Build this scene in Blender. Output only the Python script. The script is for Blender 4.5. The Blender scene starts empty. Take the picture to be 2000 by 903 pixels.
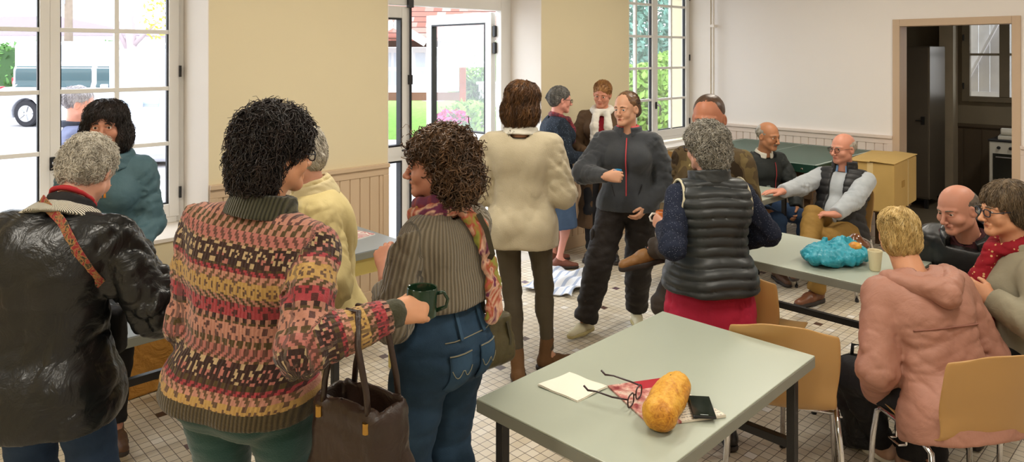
import bpy, math, random
import numpy as np
from mathutils import Matrix, Vector
R = math.radians
scene = bpy.context.scene
COL = scene.collection

# ---------------------------------------------------------------- camera, world, light, exposure
F_PX = 1391.0            # focal length in pixels of the 2000x903 frame
CAM_H = 1.88             # eye height
HOR = 105.0              # image row of the horizon
YAW = 46.04              # camera heading, degrees from +x (room axes: x along the window wall, y towards it)
cd = bpy.data.cameras.new('camera'); cam = bpy.data.objects.new('camera', cd); COL.objects.link(cam)
cam.location = (0, 0, CAM_H); cam.rotation_euler = (R(90), 0, R(YAW-90))
cd.sensor_fit = 'HORIZONTAL'; cd.sensor_width = 36; cd.lens = 36*F_PX/2000
cd.shift_y = -(451.5-HOR)/2000; cd.clip_start = 0.05; cd.clip_end = 300
scene.camera = cam
vs = scene.view_settings
vs.view_transform = 'Standard'; vs.look = 'None'; vs.gamma = 1; vs.exposure = 0.17
try: vs.use_curve_mapping = False
except Exception: pass
w = bpy.data.worlds.new('sky'); scene.world = w; w.use_nodes = True
nt = w.node_tree; nt.nodes.clear()
wo = nt.nodes.new('ShaderNodeOutputWorld'); bg = nt.nodes.new('ShaderNodeBackground')
tc = nt.nodes.new('ShaderNodeTexCoord'); sp = nt.nodes.new('ShaderNodeSeparateXYZ'); cr = nt.nodes.new('ShaderNodeValToRGB')
nt.links.new(tc.outputs['Generated'], sp.inputs[0]); nt.links.new(sp.outputs['Z'], cr.inputs[0])
cr.color_ramp.elements[0].position = 0.0; cr.color_ramp.elements[0].color = (0.90, 0.95, 1.0, 1)
cr.color_ramp.elements[1].position = 0.6; cr.color_ramp.elements[1].color = (0.80, 0.90, 1.0, 1)
nt.links.new(cr.outputs[0], bg.inputs['Color']); bg.inputs['Strength'].default_value = 4.2
nt.links.new(bg.outputs[0], wo.inputs[0])

def lamp_area(name, loc, size, power, color, rot=(0, 0, 0)):
    l = bpy.data.lights.new(name, 'AREA'); l.shape = 'RECTANGLE'; l.size, l.size_y = size
    l.energy = power; l.color = color
    o = bpy.data.objects.new(name, l); COL.objects.link(o); o.location = loc; o.rotation_euler = rot
    return o
CEIL = 3.25
SUN_ROT = (R(48), 0, R(200))
sl = bpy.data.lights.new('sun', 'SUN'); sl.energy = 1.0; sl.angle = R(25); sl.color = (1, 0.97, 0.92)
so = bpy.data.objects.new('sun', sl); COL.objects.link(so); so.rotation_euler = SUN_ROT; so.location = (0, 20, 20)
TUBES = [(-0.9, 0.2), (-0.9, 2.6), (2.2, 0.2), (2.2, 2.6), (5.3, 0.2), (5.3, 2.6)]
TUBE_POWER = 33
WARM = (1.0, 0.94, 0.83)
for tx, ty in TUBES:
    lamp_area('tube_light', (tx, ty, CEIL-0.13), (1.3, 0.22), TUBE_POWER, WARM)
lamp_area('kitchen_bulb', (9.3, 1.2, 2.6), (0.3, 0.3), 11, WARM)  # unseen fill lamp added to brighten the kitchen

# ---------------------------------------------------------------- projection helpers
_cy, _sy = math.cos(R(YAW)), math.sin(R(YAW))
FWD = np.array([_cy, _sy, 0.]); RGT = np.array([_sy, -_cy, 0.])
def at(px, Y, z=0.0):
    """world point seen in column px at depth Y and height z"""
    p = FWD*Y + RGT*((px-1000)/F_PX*Y); return np.array([p[0], p[1], z])
def atp(px, py, Y):
    return at(px, Y, CAM_H-(py-HOR)*Y/F_PX)
def lin(h):
    h = h.lstrip('#'); v = [int(h[i:i+2], 16)/255 for i in (0, 2, 4)]
    return tuple(x/12.92 if x <= .04045 else ((x+.055)/1.055)**2.4 for x in v)

# ---------------------------------------------------------------- materials
MATS = {}
class NB:
    def __init__(s, name):
        s.m = bpy.data.materials.new(name); s.m.use_nodes = True; s.t = s.m.node_tree
        s.b = s.t.nodes['Principled BSDF']; MATS[name] = s.m
    def n(s, typ, **kw):
        x = s.t.nodes.new('ShaderNode'+typ)
        for k, v in kw.items(): setattr(x, k, v)
        return x
    def l(s, a, b): s.t.links.new(a, b)
    def math(s, op, a, b=None, c=None):
        x = s.n('Math', operation=op)
        for i, v in enumerate((a, b, c)):
            if v is None: continue
            if isinstance(v, (int, float)): x.inputs[i].default_value = v
            else: s.l(v, x.inputs[i])
        return x.outputs[0]
    def mix(s, f, a, b):
        x = s.n('Mix', data_type='RGBA')
        for i, v in ((0, f), (6, a), (7, b)):
            if isinstance(v, (int, float)): x.inputs[i].default_value = v
            elif isinstance(v, tuple): x.inputs[i].default_value = (*v[:3], 1)
            else: s.l(v, x.inputs[i])
        return x.outputs[2]
    def noise(s, scale, detail=3, vec=None, rough=.55, dist=0):
        x = s.n('TexNoise'); x.inputs['Scale'].default_value = scale; x.inputs['Detail'].default_value = detail
        x.inputs['Roughness'].default_value = rough; x.inputs['Distortion'].default_value = dist
        if vec is not None: s.l(vec, x.inputs['Vector'])
        return x.outputs['Fac']
    def ramp(s, fac, stops, interp='LINEAR'):
        x = s.n('ValToRGB'); cr = x.color_ramp; cr.interpolation = interp
        while len(cr.elements) < len(stops): cr.elements.new(0.5)
        for e, (p, c) in zip(cr.elements, stops): e.position = p; e.color = (*c[:3], 1)
        s.l(fac, x.inputs[0]); return x.outputs[0]
    def bump(s, h, strength=.3, dist=.005):
        x = s.n('Bump'); x.inputs['Strength'].default_value = strength; x.inputs['Distance'].default_value = dist
        s.l(h, x.inputs['Height']); s.l(x.outputs[0], s.b.inputs['Normal'])
    def obj(s): return s.n('TexCoord').outputs['Object']
    def attr(s, name):
        x = s.n('Attribute', attribute_name=name); return x.outputs['Vector']
    def sep(s, v):
        x = s.n('SeparateXYZ'); s.l(v, x.inputs[0]); return x.outputs
    def base(s, v):
        if isinstance(v, tuple): s.b.inputs['Base Color'].default_value = (*v[:3], 1)
        else: s.l(v, s.b.inputs['Base Color'])
    def set(s, rough=.6, spec=.5, metal=0, sheen=0, coat=0):
        s.b.inputs['Roughness'].default_value = rough; s.b.inputs['Specular IOR Level'].default_value = spec
        s.b.inputs['Metallic'].default_value = metal; s.b.inputs['Sheen Weight'].default_value = sheen
        s.b.inputs['Coat Weight'].default_value = coat
def shade(c, f): return tuple(min(1, x*f) for x in c[:3])
def plain(name, hexc, rough=.6, spec=.4, metal=0, var=.12, vscale=6, bump=0, bscale=60, bdist=.002, sheen=0, coat=0, crump=0):
    """one colour, varied by soft noise, with a fine bump"""
    if name in MATS: return MATS[name]
    c = lin(hexc) if isinstance(hexc, str) else hexc
    b = NB(name); v = b.obj()
    if var: b.base(b.mix(b.noise(vscale, 4, v), shade(c, 1-var), shade(c, 1+var)))
    else: b.base(c)
    b.set(rough, spec, metal, sheen, coat)
    if bump and crump: b.bump(b.math('ADD', b.math('MULTIPLY', b.noise(bscale, 3, v), .25), b.math('MULTIPLY', b.noise(crump, 4, v, .6, 1.5), 2.0)), bump, bdist*2.5)
    elif bump: b.bump(b.noise(bscale, 3, v), bump, bdist)
    return b.m
def emis(name, hexc, strength):
    b = NB(name); b.base(lin(hexc)); b.b.inputs['Emission Color'].default_value = (*lin(hexc), 1)
    b.b.inputs['Emission Strength'].default_value = strength; return b.m
def glass(name, tint=(1, 1, 1), refl=.04):
    b = NB(name); t = b.t; t.nodes.remove(b.b)
    tr = b.n('BsdfTransparent'); tr.inputs[0].default_value = (*tint, 1)
    gl = b.n('BsdfGlossy'); gl.inputs['Roughness'].default_value = .02
    lw = b.n('LayerWeight'); lw.inputs[0].default_value = .35
    f = b.math('MULTIPLY', lw.outputs['Fresnel'], .35)
    f = b.math('ADD', f, refl*.3)
    mx = b.n('MixShader'); b.l(f, mx.inputs[0]); b.l(tr.outputs[0], mx.inputs[1]); b.l(gl.outputs[0], mx.inputs[2])
    b.l(mx.outputs[0], t.nodes['Material Output'].inputs[0]); return b.m

# ---------------------------------------------------------------- mesh builder
def tag(o, label=None, cat=None, group=None, kind=None):
    if label: o['label'] = label
    if cat: o['category'] = cat
    if group: o['group'] = group
    if kind: o['kind'] = kind
    return o
def thing(name, label, cat, loc=(0, 0, 0), rz=0, group=None):
    o = bpy.data.objects.new(name, None); o.empty_display_size = .1; COL.objects.link(o)
    o.location = tuple(loc); o.rotation_euler = (0, 0, rz); return tag(o, label, cat, group)
def mkobj(name, V, Fs, mat, parent=None, smooth=False, bevel=0, matidx=None, attrs=None, label=None):
    me = bpy.data.meshes.new(name)
    V = np.asarray(V, dtype=np.float32)
    if isinstance(Fs, np.ndarray):
        n = len(Fs); k = Fs.shape[1]
        me.vertices.add(len(V)); me.vertices.foreach_set('co', V.ravel())
        me.loops.add(n*k); me.loops.foreach_set('vertex_index', Fs.astype(np.int32).ravel())
        me.polygons.add(n); me.polygons.foreach_set('loop_start', np.arange(0, n*k, k, dtype=np.int32))
        me.update(calc_edges=True); me.validate()
    else:
        me.from_pydata([tuple(map(float, v)) for v in V], [], Fs); me.update()
    for m in (mat if isinstance(mat, (list, tuple)) else [mat]): me.materials.append(m)
    if smooth: me.polygons.foreach_set('use_smooth', np.ones(len(me.polygons), dtype=bool))
    if matidx is not None: me.polygons.foreach_set('material_index', np.asarray(matidx, dtype=np.int32))
    if attrs:
        for k, a in attrs.items():
            at_ = me.attributes.new(k, 'FLOAT_VECTOR', 'POINT'); at_.data.foreach_set('vector', np.asarray(a, dtype=np.float32).ravel())
    o = bpy.data.objects.new(name, me); COL.objects.link(o)
    if parent is not None: o.parent = parent
    if label: o['label'] = label
    if bevel:
        b = o.modifiers.new('bevel', 'BEVEL'); b.width = bevel; b.segments = 2; b.limit_method = 'ANGLE'; b.angle_limit = R(40)
    return o
class MB:
    def __init__(s): s.V = []; s.F = []
    def add(s, V, Fs):
        o = len(s.V); s.V += [tuple(map(float, v)) for v in V]; s.F += [tuple(i+o for i in f) for f in Fs]; return s
    def box(s, lo, hi):
        x0, y0, z0 = lo; x1, y1, z1 = hi
        return s.add([(x0, y0, z0), (x1, y0, z0), (x1, y1, z0), (x0, y1, z0), (x0, y0, z1), (x1, y0, z1), (x1, y1, z1), (x0, y1, z1)],
                     [(3, 2, 1, 0), (4, 5, 6, 7), (0, 1, 5, 4), (1, 2, 6, 5), (2, 3, 7, 6), (3, 0, 4, 7)])
    def bar(s, a, b, w, h, up=(0, 0, 1)):
        a = Vector(a); b = Vector(b); d = (b-a).normalized(); u = Vector(up)
        x = d.cross(u); x = x.normalized() if x.length > 1e-4 else Vector((1, 0, 0)); u = x.cross(d)
        V = [p+x*sx*w/2+u*sz*h/2 for p in (a, b) for sx, sz in ((-1, -1), (1, -1), (1, 1), (-1, 1))]
        return s.add(V, [(0, 1, 2, 3), (7, 6, 5, 4), (4, 5, 1, 0), (5, 6, 2, 1), (6, 7, 3, 2), (7, 4, 0, 3)])
    def tube(s, pts, r, seg=10, cap=True, closed=False):
        P = [Vector(tuple(map(float, p))) for p in pts]; n = len(P); rs = r if isinstance(r, (list, tuple, np.ndarray)) else [r]*n
        V = []; Fs = []; up = None
        for i in range(n):
            if closed: t = (P[(i+1) % n]-P[i-1])
            else: t = (P[min(i+1, n-1)]-P[max(i-1, 0)])
            t.normalize()
            if up is None:
                up = Vector((0, 0, 1)) if abs(t.z) < .9 else Vector((1, 0, 0))
            x = t.cross(up)
            if x.length < 1e-5: x = t.orthogonal()
            x.normalize(); up = x.cross(t).normalized()
            for k in range(seg):
                a = 2*math.pi*k/seg; V.append(P[i]+(x*math.cos(a)+up*math.sin(a))*rs[i])
        m = n if closed else n-1
        for i in range(m):
            j = (i+1) % n
            for k in range(seg):
                l = (k+1) % seg; Fs.append((i*seg+k, i*seg+l, j*seg+l, j*seg+k))
        if cap and not closed:
            Fs.append(tuple(reversed(range(seg)))); Fs.append(tuple((n-1)*seg+k for k in range(seg)))
        return s.add(V, Fs)
    def lathe(s, prof, c=(0, 0, 0), seg=24, ax=None):
        c = Vector(tuple(map(float, c))); V = []; Fs = []
        M = Matrix.Identity(3) if ax is None else Vector(ax).to_track_quat('Z', 'Y').to_matrix()
        for r, z in prof:
            for k in range(seg):
                a = 2*math.pi*k/seg; V.append(c+M@Vector((r*math.cos(a), r*math.sin(a), z)))
        for i in range(len(prof)-1):
            for k in range(seg):
                l = (k+1) % seg; Fs.append((i*seg+k, i*seg+l, (i+1)*seg+l, (i+1)*seg+k))
        Fs.append(tuple(reversed(range(seg)))); Fs.append(tuple((len(prof)-1)*seg+k for k in range(seg)))
        return s.add(V, Fs)
    def prism(s, poly, lo, hi, axis=1):
        """poly: 2-D outline; extruded along axis from lo to hi"""
        n = len(poly)
        def P(p, t):
            q = list(p); q.insert(axis, t); return tuple(q)
        V = [P(p, lo) for p in poly]+[P(p, hi) for p in poly]
        return s.add(V, [tuple(range(n)), tuple(reversed(range(n, 2*n)))]+[((i+1) % n, i, n+i, n+(i+1) % n) for i in range(n)])
    def sheet(s, f, nu, nv, th):
        """closed slab around the surface f(u,v) in 0..1, thickness th along +z of the local normal"""
        G = np.array([[f(u/(nu), v/(nv)) for v in range(nv+1)] for u in range(nu+1)], dtype=float)
        du = np.gradient(G, axis=0); dv = np.gradient(G, axis=1); N = np.cross(du, dv); N /= np.linalg.norm(N, axis=2, keepdims=True)+1e-9
        A = (G+N*th/2).reshape(-1, 3); B = (G-N*th/2).reshape(-1, 3); k = (nu+1)*(nv+1); Fs = []
        I = lambda a, b: a*(nv+1)+b
        for a in range(nu):
            for b in range(nv):
                q = (I(a, b), I(a+1, b), I(a+1, b+1), I(a, b+1)); Fs.append(q); Fs.append(tuple(k+i for i in reversed(q)))
        rim = [I(a, 0) for a in range(nu)]+[I(nu, b) for b in range(nv)]+[I(a, nv) for a in range(nu, 0, -1)]+[I(0, b) for b in range(nv, 0, -1)]
        for i, p in enumerate(rim):
            q = rim[(i+1) % len(rim)]; Fs.append((q, p, k+p, k+q))
        return s.add(list(A)+list(B), Fs)
    def build(s, name, mat, parent=None, smooth=False, bevel=0, label=None):
        return mkobj(name, s.V, s.F, mat, parent, smooth, bevel, label=label)
def struct(o): o['kind'] = 'structure'; return o
def shadesm(o, ang=40):
    me = o.data; me.polygons.foreach_set('use_smooth', np.ones(len(me.polygons), dtype=bool))
    try: me.set_sharp_from_angle(angle=R(ang))
    except Exception: pass
    return o
def copy_tree(o, parent=None):
    c = o.copy(); COL.objects.link(c)
    if parent is not None: c.parent = parent
    for ch in list(o.children): copy_tree(ch, c)
    return c

# ---------------------------------------------------------------- implicit surfaces (fields sampled on a grid, meshed by surface nets)
def A3(p): return np.asarray(p, dtype=np.float32)
class Prim:
    def __init__(s, f, lo, hi, k=None): s.f = f; s.lo = np.asarray(lo, float); s.hi = np.asarray(hi, float); s.k = k
def cone(a, b, ra, rb=None, sq=None, k=None):
    rb = ra if rb is None else rb; a = A3(a); b = A3(b); ba = b-a; L = float(ba@ba)+1e-9
    d_, f_ = (A3(sq[0]), sq[1]) if sq else (None, 1)
    def f(P):
        pa = P-a; h = np.clip((pa@ba)/L, 0, 1); d = pa-h[:, None]*ba; q = np.einsum('ij,ij->i', d, d)
        if d_ is not None: c = d@d_; q = q+c*c*(1/f_**2-1)
        return np.sqrt(q)-(ra+(rb-ra)*h)
    m = max(ra, rb)*max(1, f_); return Prim(f, np.minimum(a, b)-m, np.maximum(a, b)+m, k)
def ell(c, r, M=None, k=None):
    c = A3(c); r = A3(r if not np.isscalar(r) else (r, r, r)); M = None if M is None else A3(M)
    def f(P):
        q = P-c
        if M is not None: q = q@M
        q = q/r; k0 = np.sqrt(np.einsum('ij,ij->i', q, q)); q = q/r; k1 = np.sqrt(np.einsum('ij,ij->i', q, q))
        return k0*(k0-1)/np.maximum(k1, 1e-4)
    m = float(r.max()); return Prim(f, c-m, c+m, k)
def rbox(c, hs, rad, M=None, k=None):
    c = A3(c); hs = A3(hs); M = None if M is None else A3(M)
    def f(P):
        q = P-c
        if M is not None: q = q@M
        q = np.abs(q)-(hs-rad); o = np.maximum(q, 0)
        return np.sqrt((o*o).sum(1))+np.minimum(q.max(1), 0)-rad
    m = float(np.linalg.norm(hs)); return Prim(f, c-m, c+m, k)
def smin(a, b, k):
    h = np.clip(.5+.5*(b-a)/k, 0, 1); return b+(a-b)*h-k*h*(1-h)
def smax(a, b, k): return -smin(-a, -b, k)
def U(prims, k=.03):
    def f(P):
        r = None
        for p in prims:
            v = p.f(P); r = v if r is None else smin(r, v, p.k or k)
        return r
    return f
def bounds(prims, m=.03):
    return np.min([p.lo for p in prims], 0)-m, np.max([p.hi for p in prims], 0)+m
_C8 = np.array([(i, j, k) for i in (0, 1) for j in (0, 1) for k in (0, 1)])
_E12 = [(a, b) for a in range(8) for b in range(a+1, 8) if abs(_C8[a]-_C8[b]).sum() == 1]
def nets(F, lo, hi, h, proj=2):
    lo = np.asarray(lo, float); n = np.maximum(np.ceil((np.asarray(hi)-lo)/h).astype(int)+1, 3)
    ax = [(lo[i]+h*np.arange(n[i])).astype(np.float32) for i in range(3)]
    v = np.empty(tuple(n), np.float32)
    step = max(1, int(400000/(n[1]*n[2])))
    for i in range(0, n[0], step):
        g = np.stack(np.meshgrid(ax[0][i:i+step], ax[1], ax[2], indexing='ij'), -1).reshape(-1, 3)
        v[i:i+step] = F(g).reshape(-1, n[1], n[2])
    for a in range(3):      # closed at the border of the box
        sl_ = [slice(None)]*3
        for e in (0, -1): sl_[a] = e; v[tuple(sl_)] = np.maximum(v[tuple(sl_)], h*.5)
    s = v < 0
    c = sum(s[i:n[0]-1+i, j:n[1]-1+j, k:n[2]-1+k].astype(np.int8) for i, j, k in _C8)
    idx = np.argwhere((c > 0) & (c < 8))
    if len(idx) == 0: return np.zeros((0, 3)), np.zeros((0, 4), int)
    cv = [v[idx[:, 0]+o[0], idx[:, 1]+o[1], idx[:, 2]+o[2]] for o in _C8]
    pos = np.zeros((len(idx), 3)); cnt = np.zeros(len(idx))
    for a, b in _E12:
        va, vb = cv[a], cv[b]; m = (va < 0) != (vb < 0)
        t = np.where(m, va/np.where(m, va-vb, 1), 0)[:, None]
        pos += np.where(m[:, None], _C8[a]+t*(_C8[b]-_C8[a]), 0); cnt += m
    V = lo+h*(idx+pos/cnt[:, None])
    idm = -np.ones(tuple(n-1), np.int64); idm[tuple(idx.T)] = np.arange(len(idx))
    Fs = []
    for d in range(3):
        e1, e2 = (d+1) % 3, (d+2) % 3
        A = [slice(1, -1)]*3; A[d] = slice(0, -1); B = list(A); B[d] = slice(1, None)
        m = s[tuple(A)] != s[tuple(B)]; w_ = np.argwhere(m); w_ = w_+np.array([0 if k == d else 1 for k in range(3)])
        if len(w_) == 0: continue
        o1 = np.zeros(3, int); o1[e1] = 1; o2 = np.zeros(3, int); o2[e2] = 1
        q = np.stack([idm[tuple((w_-o).T)] for o in (o1+o2, o2, o1*0, o1)], 1)
        fl = s[tuple(w_.T)]; q[~fl] = q[~fl][:, ::-1]
        Fs.append(q)
    Fs = np.concatenate(Fs); Fs = Fs[(Fs >= 0).all(1)]
    for _ in range(proj):
        P = V.astype(np.float32); e = h*.25
        f0 = F(P); g = np.stack([(F(P+A3([e*(i == k) for k in range(3)]))-f0)/e for i in range(3)], 1)
        st = f0[:, None]*g/np.maximum((g*g).sum(1, keepdims=True), .15)
        L_ = np.linalg.norm(st, axis=1, keepdims=True); st *= np.minimum(1, h*.5/np.maximum(L_, 1e-9)); V = V-st
    return V, Fs
def grad(F, P, e=.004):
    f0 = F(P); return f0, np.stack([(F(P+A3([e*(i == k) for k in range(3)]))-f0)/e for i in range(3)], 1)
def folds(seed, freq, amp, axisw=(1, 1, 1), n=5, warp=1.1):
    """crumpled cloth: rounded swells parted by sharper creases; axisw scales how fast it changes along each axis"""
    rg = np.random.RandomState(seed); ks = rg.normal(size=(n, 3)); ks /= np.linalg.norm(ks, axis=1)[:, None]
    ks = ks*np.array(axisw)*freq*rg.uniform(.5, 1.3, (n, 1)); ph = rg.uniform(0, 6.3, n); k2 = rg.normal(size=(n, 3))*freq*.35; k3 = rg.normal(size=(n, 3))*freq*.22
    ks = ks.astype(np.float32); k2 = k2.astype(np.float32); k3 = k3.astype(np.float32)
    def f(P):
        t = 0
        for o, g in ((1.0, .7), (2.1, .65), (4.3, .30)):
            r = 0
            for i in range(n):
                s = np.abs(np.sin(P@(ks[(i+int(o)) % n]*(.75*o))+ph[i]*o+warp*np.sin(P@(k2[i]*o)+ph[i]*2))); r = r+((1-s)**1.8*2.0-.55)*(.5+.5*np.sin(P@(k3[i]*o)+ph[i]*3))
            t = t+r*g
        return (t*(amp/n*1.9)).astype(np.float32)
    return f
def blob(name, prims, mat, parent=None, h=.01, k=.03, noise=None, cut=None, m=.02, label=None, attrs=None):
    f0 = U(prims, k)
    def F(P):
        v = f0(P)
        if noise: v = v+noise(P)
        if cut: v = np.maximum(v, cut(P))
        return v
    lo, hi = bounds(prims, m); V, Fs = nets(F, lo, hi, h)
    return mkobj(name, V, Fs, mat, parent, True, label=label)
# ================================================================ materials of the place
def m_floor():
    b = NB('floor_tiles'); p = b.sep(b.obj()); T = .0515
    u = b.math('DIVIDE', p[0], T); v = b.math('DIVIDE', p[1], T)
    iu = b.math('FLOOR', u); iv = b.math('FLOOR', v); fu = b.math('FRACT', u); fv = b.math('FRACT', v)
    def edge(f): return b.math('MINIMUM', f, b.math('SUBTRACT', 1.0, f))
    e = b.math('MINIMUM', edge(fu), edge(fv)); grout = b.math('LESS_THAN', e, .035)
    a = b.math('LESS_THAN', b.math('FLOORED_MODULO', iu, 8.0), .5)
    sh = b.math('MULTIPLY', b.math('FLOORED_MODULO', b.math('FLOOR', b.math('DIVIDE', iu, 8.0)), 2.0), 4.0)
    c = b.math('LESS_THAN', b.math('FLOORED_MODULO', b.math('ADD', iv, sh), 8.0), .5)
    acc = b.math('MULTIPLY', a, c)
    cb = b.n('CombineXYZ'); b.l(iu, cb.inputs[0]); b.l(iv, cb.inputs[1])
    wn = b.n('TexWhiteNoise'); b.l(cb.outputs[0], wn.inputs['Vector']); r = wn.outputs['Value']
    t = b.ramp(r, [(0, lin('#d3c6ae')), (.5, lin('#dcd1bd')), (.97, lin('#e3dac9')), (.985, lin('#f4f0ea'))])
    d = b.ramp(b.math('FRACT', b.math('MULTIPLY', r, 7.0)), [(0, lin('#3c2420')), (.6, lin('#4d3030')), (1, lin('#5b4668'))])
    col = b.mix(acc, t, d); dirt = b.noise(1.7, 4, b.obj())
    col = b.mix(b.math('MULTIPLY', dirt, .18), col, lin('#a08c70'))
    b.base(b.mix(b.math('MULTIPLY', grout, .95), col, lin('#594c3f'))); b.set(.33, .5)
    b.bump(b.math('SUBTRACT', 1.0, grout), .35, .002); return b.m
M_FLOOR = m_floor()
M_WALL = plain('cream_wall_paint', '#e0d3b2', .75, .25, var=.025, vscale=2.5, bump=.12, bscale=180)  # whitish-cream walls, yellower here: warm lamplight put into the colour
M_WALLB = plain('pale_wall_paint', '#ece6e2', .75, .25, var=.02, vscale=2, bump=.1, bscale=180)  # same wall paint made paler and cooler, daylight put into the colour
M_REVEAL = plain('white_reveal_paint', '#e9e1d8', .7, .3, var=.02, vscale=3)
M_CEIL = plain('ceiling_paint', '#e8e4da', .8, .2, var=.02)
M_WAINS = plain('panelling_paint', '#cdb497', .5, .35, var=.04, vscale=5)
M_WAINSB = plain('panelling_paint_pale', '#d8c8bd', .5, .35, var=.04, vscale=5)
M_UPVC = plain('white_frame', '#e6e4e0', .35, .5, var=.015)
M_DARKGAP = plain('black_seal', '#1b1c20', .5, .4, var=.05)
M_GLASS = glass('window_glass')
M_METAL = plain('handle_metal', '#b9b9bb', .3, .5, metal=1, var=.03)
M_BLACK = plain('black_metal', '#1c1b1d', .42, .5, var=.1, vscale=20)
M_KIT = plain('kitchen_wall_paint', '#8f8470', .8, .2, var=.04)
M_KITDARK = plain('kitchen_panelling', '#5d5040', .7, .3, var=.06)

WA = 4.56; WAB = 5.14; WB = 7.77
# ---------------------------------------------------------------- shell
m = MB(); m.box((-2.6, -2.6, -.12), (WB+.02, WA+.01, 0)); m.box((.15, WA+.01, -.12), (1.76, WA+.44, -.001))
struct(m.build('floor', M_FLOOR))
m = MB(); m.box((3.08, WA+.01, -.12), (4.78, WAB+.05, -.002)); struct(m.build('trim_threshold', plain('door_sill_stone', '#cfc6ba', .5)))
m = MB(); m.box((-2.6, -2.6, CEIL), (WB+.2, WAB, CEIL+.15)); struct(m.build('ceiling', M_CEIL))
OP = [(.17, 1.741, .74, 2.80), (3.081, 4.773, 0, 2.62), (6.11, 7.75, .80, 2.85)]
m = MB(); x = -2.6
for (a, b_, z0, z1) in OP:
    m.box((x, WA, 0), (a, WAB, CEIL)); m.box((a, WA, z1), (b_, WAB, CEIL))
    if z0 > 0: m.box((a, WA, 0), (b_, WAB, z0))
    x = b_
m.box((x, WA, 0), (WB+.18, WAB, CEIL)); struct(m.build('wall_front', M_WALL))
# white painted linings of the openings (jambs, head, sill board)
def lining(n, a, b_, z0, z1, yb, sill=True):
    m = MB(); t = .006
    m.box((a, WA-.003, z0), (a+t, yb, z1)); m.box((b_-t, WA-.003, z0), (b_, yb, z1)); m.box((a, WA-.003, z1-t), (b_, yb, z1))
    if sill: m.box((a, WA-.012, z0), (b_, yb, z0+.022))
    struct(m.build('trim_%d' % n, M_REVEAL))
lining(1, .17, 1.741, .74, 2.80, WA+.43); lining(2, 3.081, 4.773, 0, 2.62, WA+.43, False); lining(3, 6.11, 7.75, .80, 2.85, WA+.34)
D0, D1 = 1.50, 2.447
m = MB(); m.box((WB, -2.6, 0), (WB+.18, D0, CEIL)); m.box((WB, D1, 0), (WB+.18, WA, CEIL)); m.box((WB, D0, 2.16), (WB+.18, D1, CEIL))
struct(m.build('wall_right', M_WALLB))
m = MB(); m.box((-2.75, -2.75, 0), (-2.6, WAB, CEIL)); struct(m.build('wall_left', M_WALL))
m = MB(); m.box((-2.75, -2.75, 0), (WB+.18, -2.6, CEIL)); struct(m.build('wall_back', M_WALLB))
# panelling: separate tongue-and-groove boards, cap rail, baseboard
def panelling(name, p0, p1, n_in, mat, top=1.05):
    """p0->p1 along the wall at floor level, n_in points into the room"""
    p0 = np.array(p0, float); p1 = np.array(p1, float); d = p1-p0; L = np.linalg.norm(d); d /= L; n_in = np.array(n_in, float)
    m = MB(); up = np.array([0, 0, 1.])
    def bx(a, b_, z0, z1, dep):
        q0 = p0+d*a; q1 = p0+d*b_
        P = [q0, q1, q1+n_in*dep, q0+n_in*dep]; lo = np.min(P, 0)+up*z0; hi = np.max(P, 0)+up*z1; m.box(lo, hi)
    k = max(1, round(L/.086)); w_ = L/k
    bx(0, L, 0, top-.02, .008)
    for i in range(k): bx(i*w_+.004, (i+1)*w_-.004, .10, top-.03, .016)
    bx(0, L, top-.085, top-.03, .022); bx(0, L, top-.03, top, .038)
    bx(0, .05, 0, top-.085, .0225); bx(L-.05, L, 0, top-.085, .0225)
    o = m.build(name, mat, bevel=.003); struct(o)
    m = MB(); bx(0, L, 0, .115, .026); struct(m.build('baseboard_'+name.split('_')[-1], mat, bevel=.003))
panelling('trim_4', (-2.59, WA, 0), (.17, WA, 0), (0, -1, 0), M_WAINS)
panelling('trim_5', (1.741, WA, 0), (3.081, WA, 0), (0, -1, 0), M_WAINS)
panelling('trim_6', (4.773, WA, 0), (6.11, WA, 0), (0, -1, 0), M_WAINS)
panelling('trim_7', (WB, WA, 0), (WB, D1+.06, 0), (-1, 0, 0), M_WAINSB)
panelling('trim_8', (WB, D0-.06, 0), (WB, -2.5, 0), (-1, 0, 0), M_WAINSB)
# doorway casing
M_CASE = plain('doorway_casing_paint', '#c4ab92', .5, .35, var=.04)
m = MB(); c0, c1 = WB-.02, WB+.2
m.box((c0, D1-.005, 0), (c1, D1+.062, 2.225)); m.box((c0, D0-.062, 0), (c1, D0+.005, 2.225)); m.box((c0, D0+.005, 2.155), (c1, D1-.005, 2.225))
struct(m.build('doorway_casing', M_CASE, bevel=.004))
# heating pipe in the corner
m = MB(); m.tube([(7.71, 4.50, 0), (7.71, 4.50, CEIL)], .016, 12); m.box((7.69, 4.48, 2.2), (7.77, 4.53, 2.23))
struct(m.build('trim_pipe', M_REVEAL, smooth=False))

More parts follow.
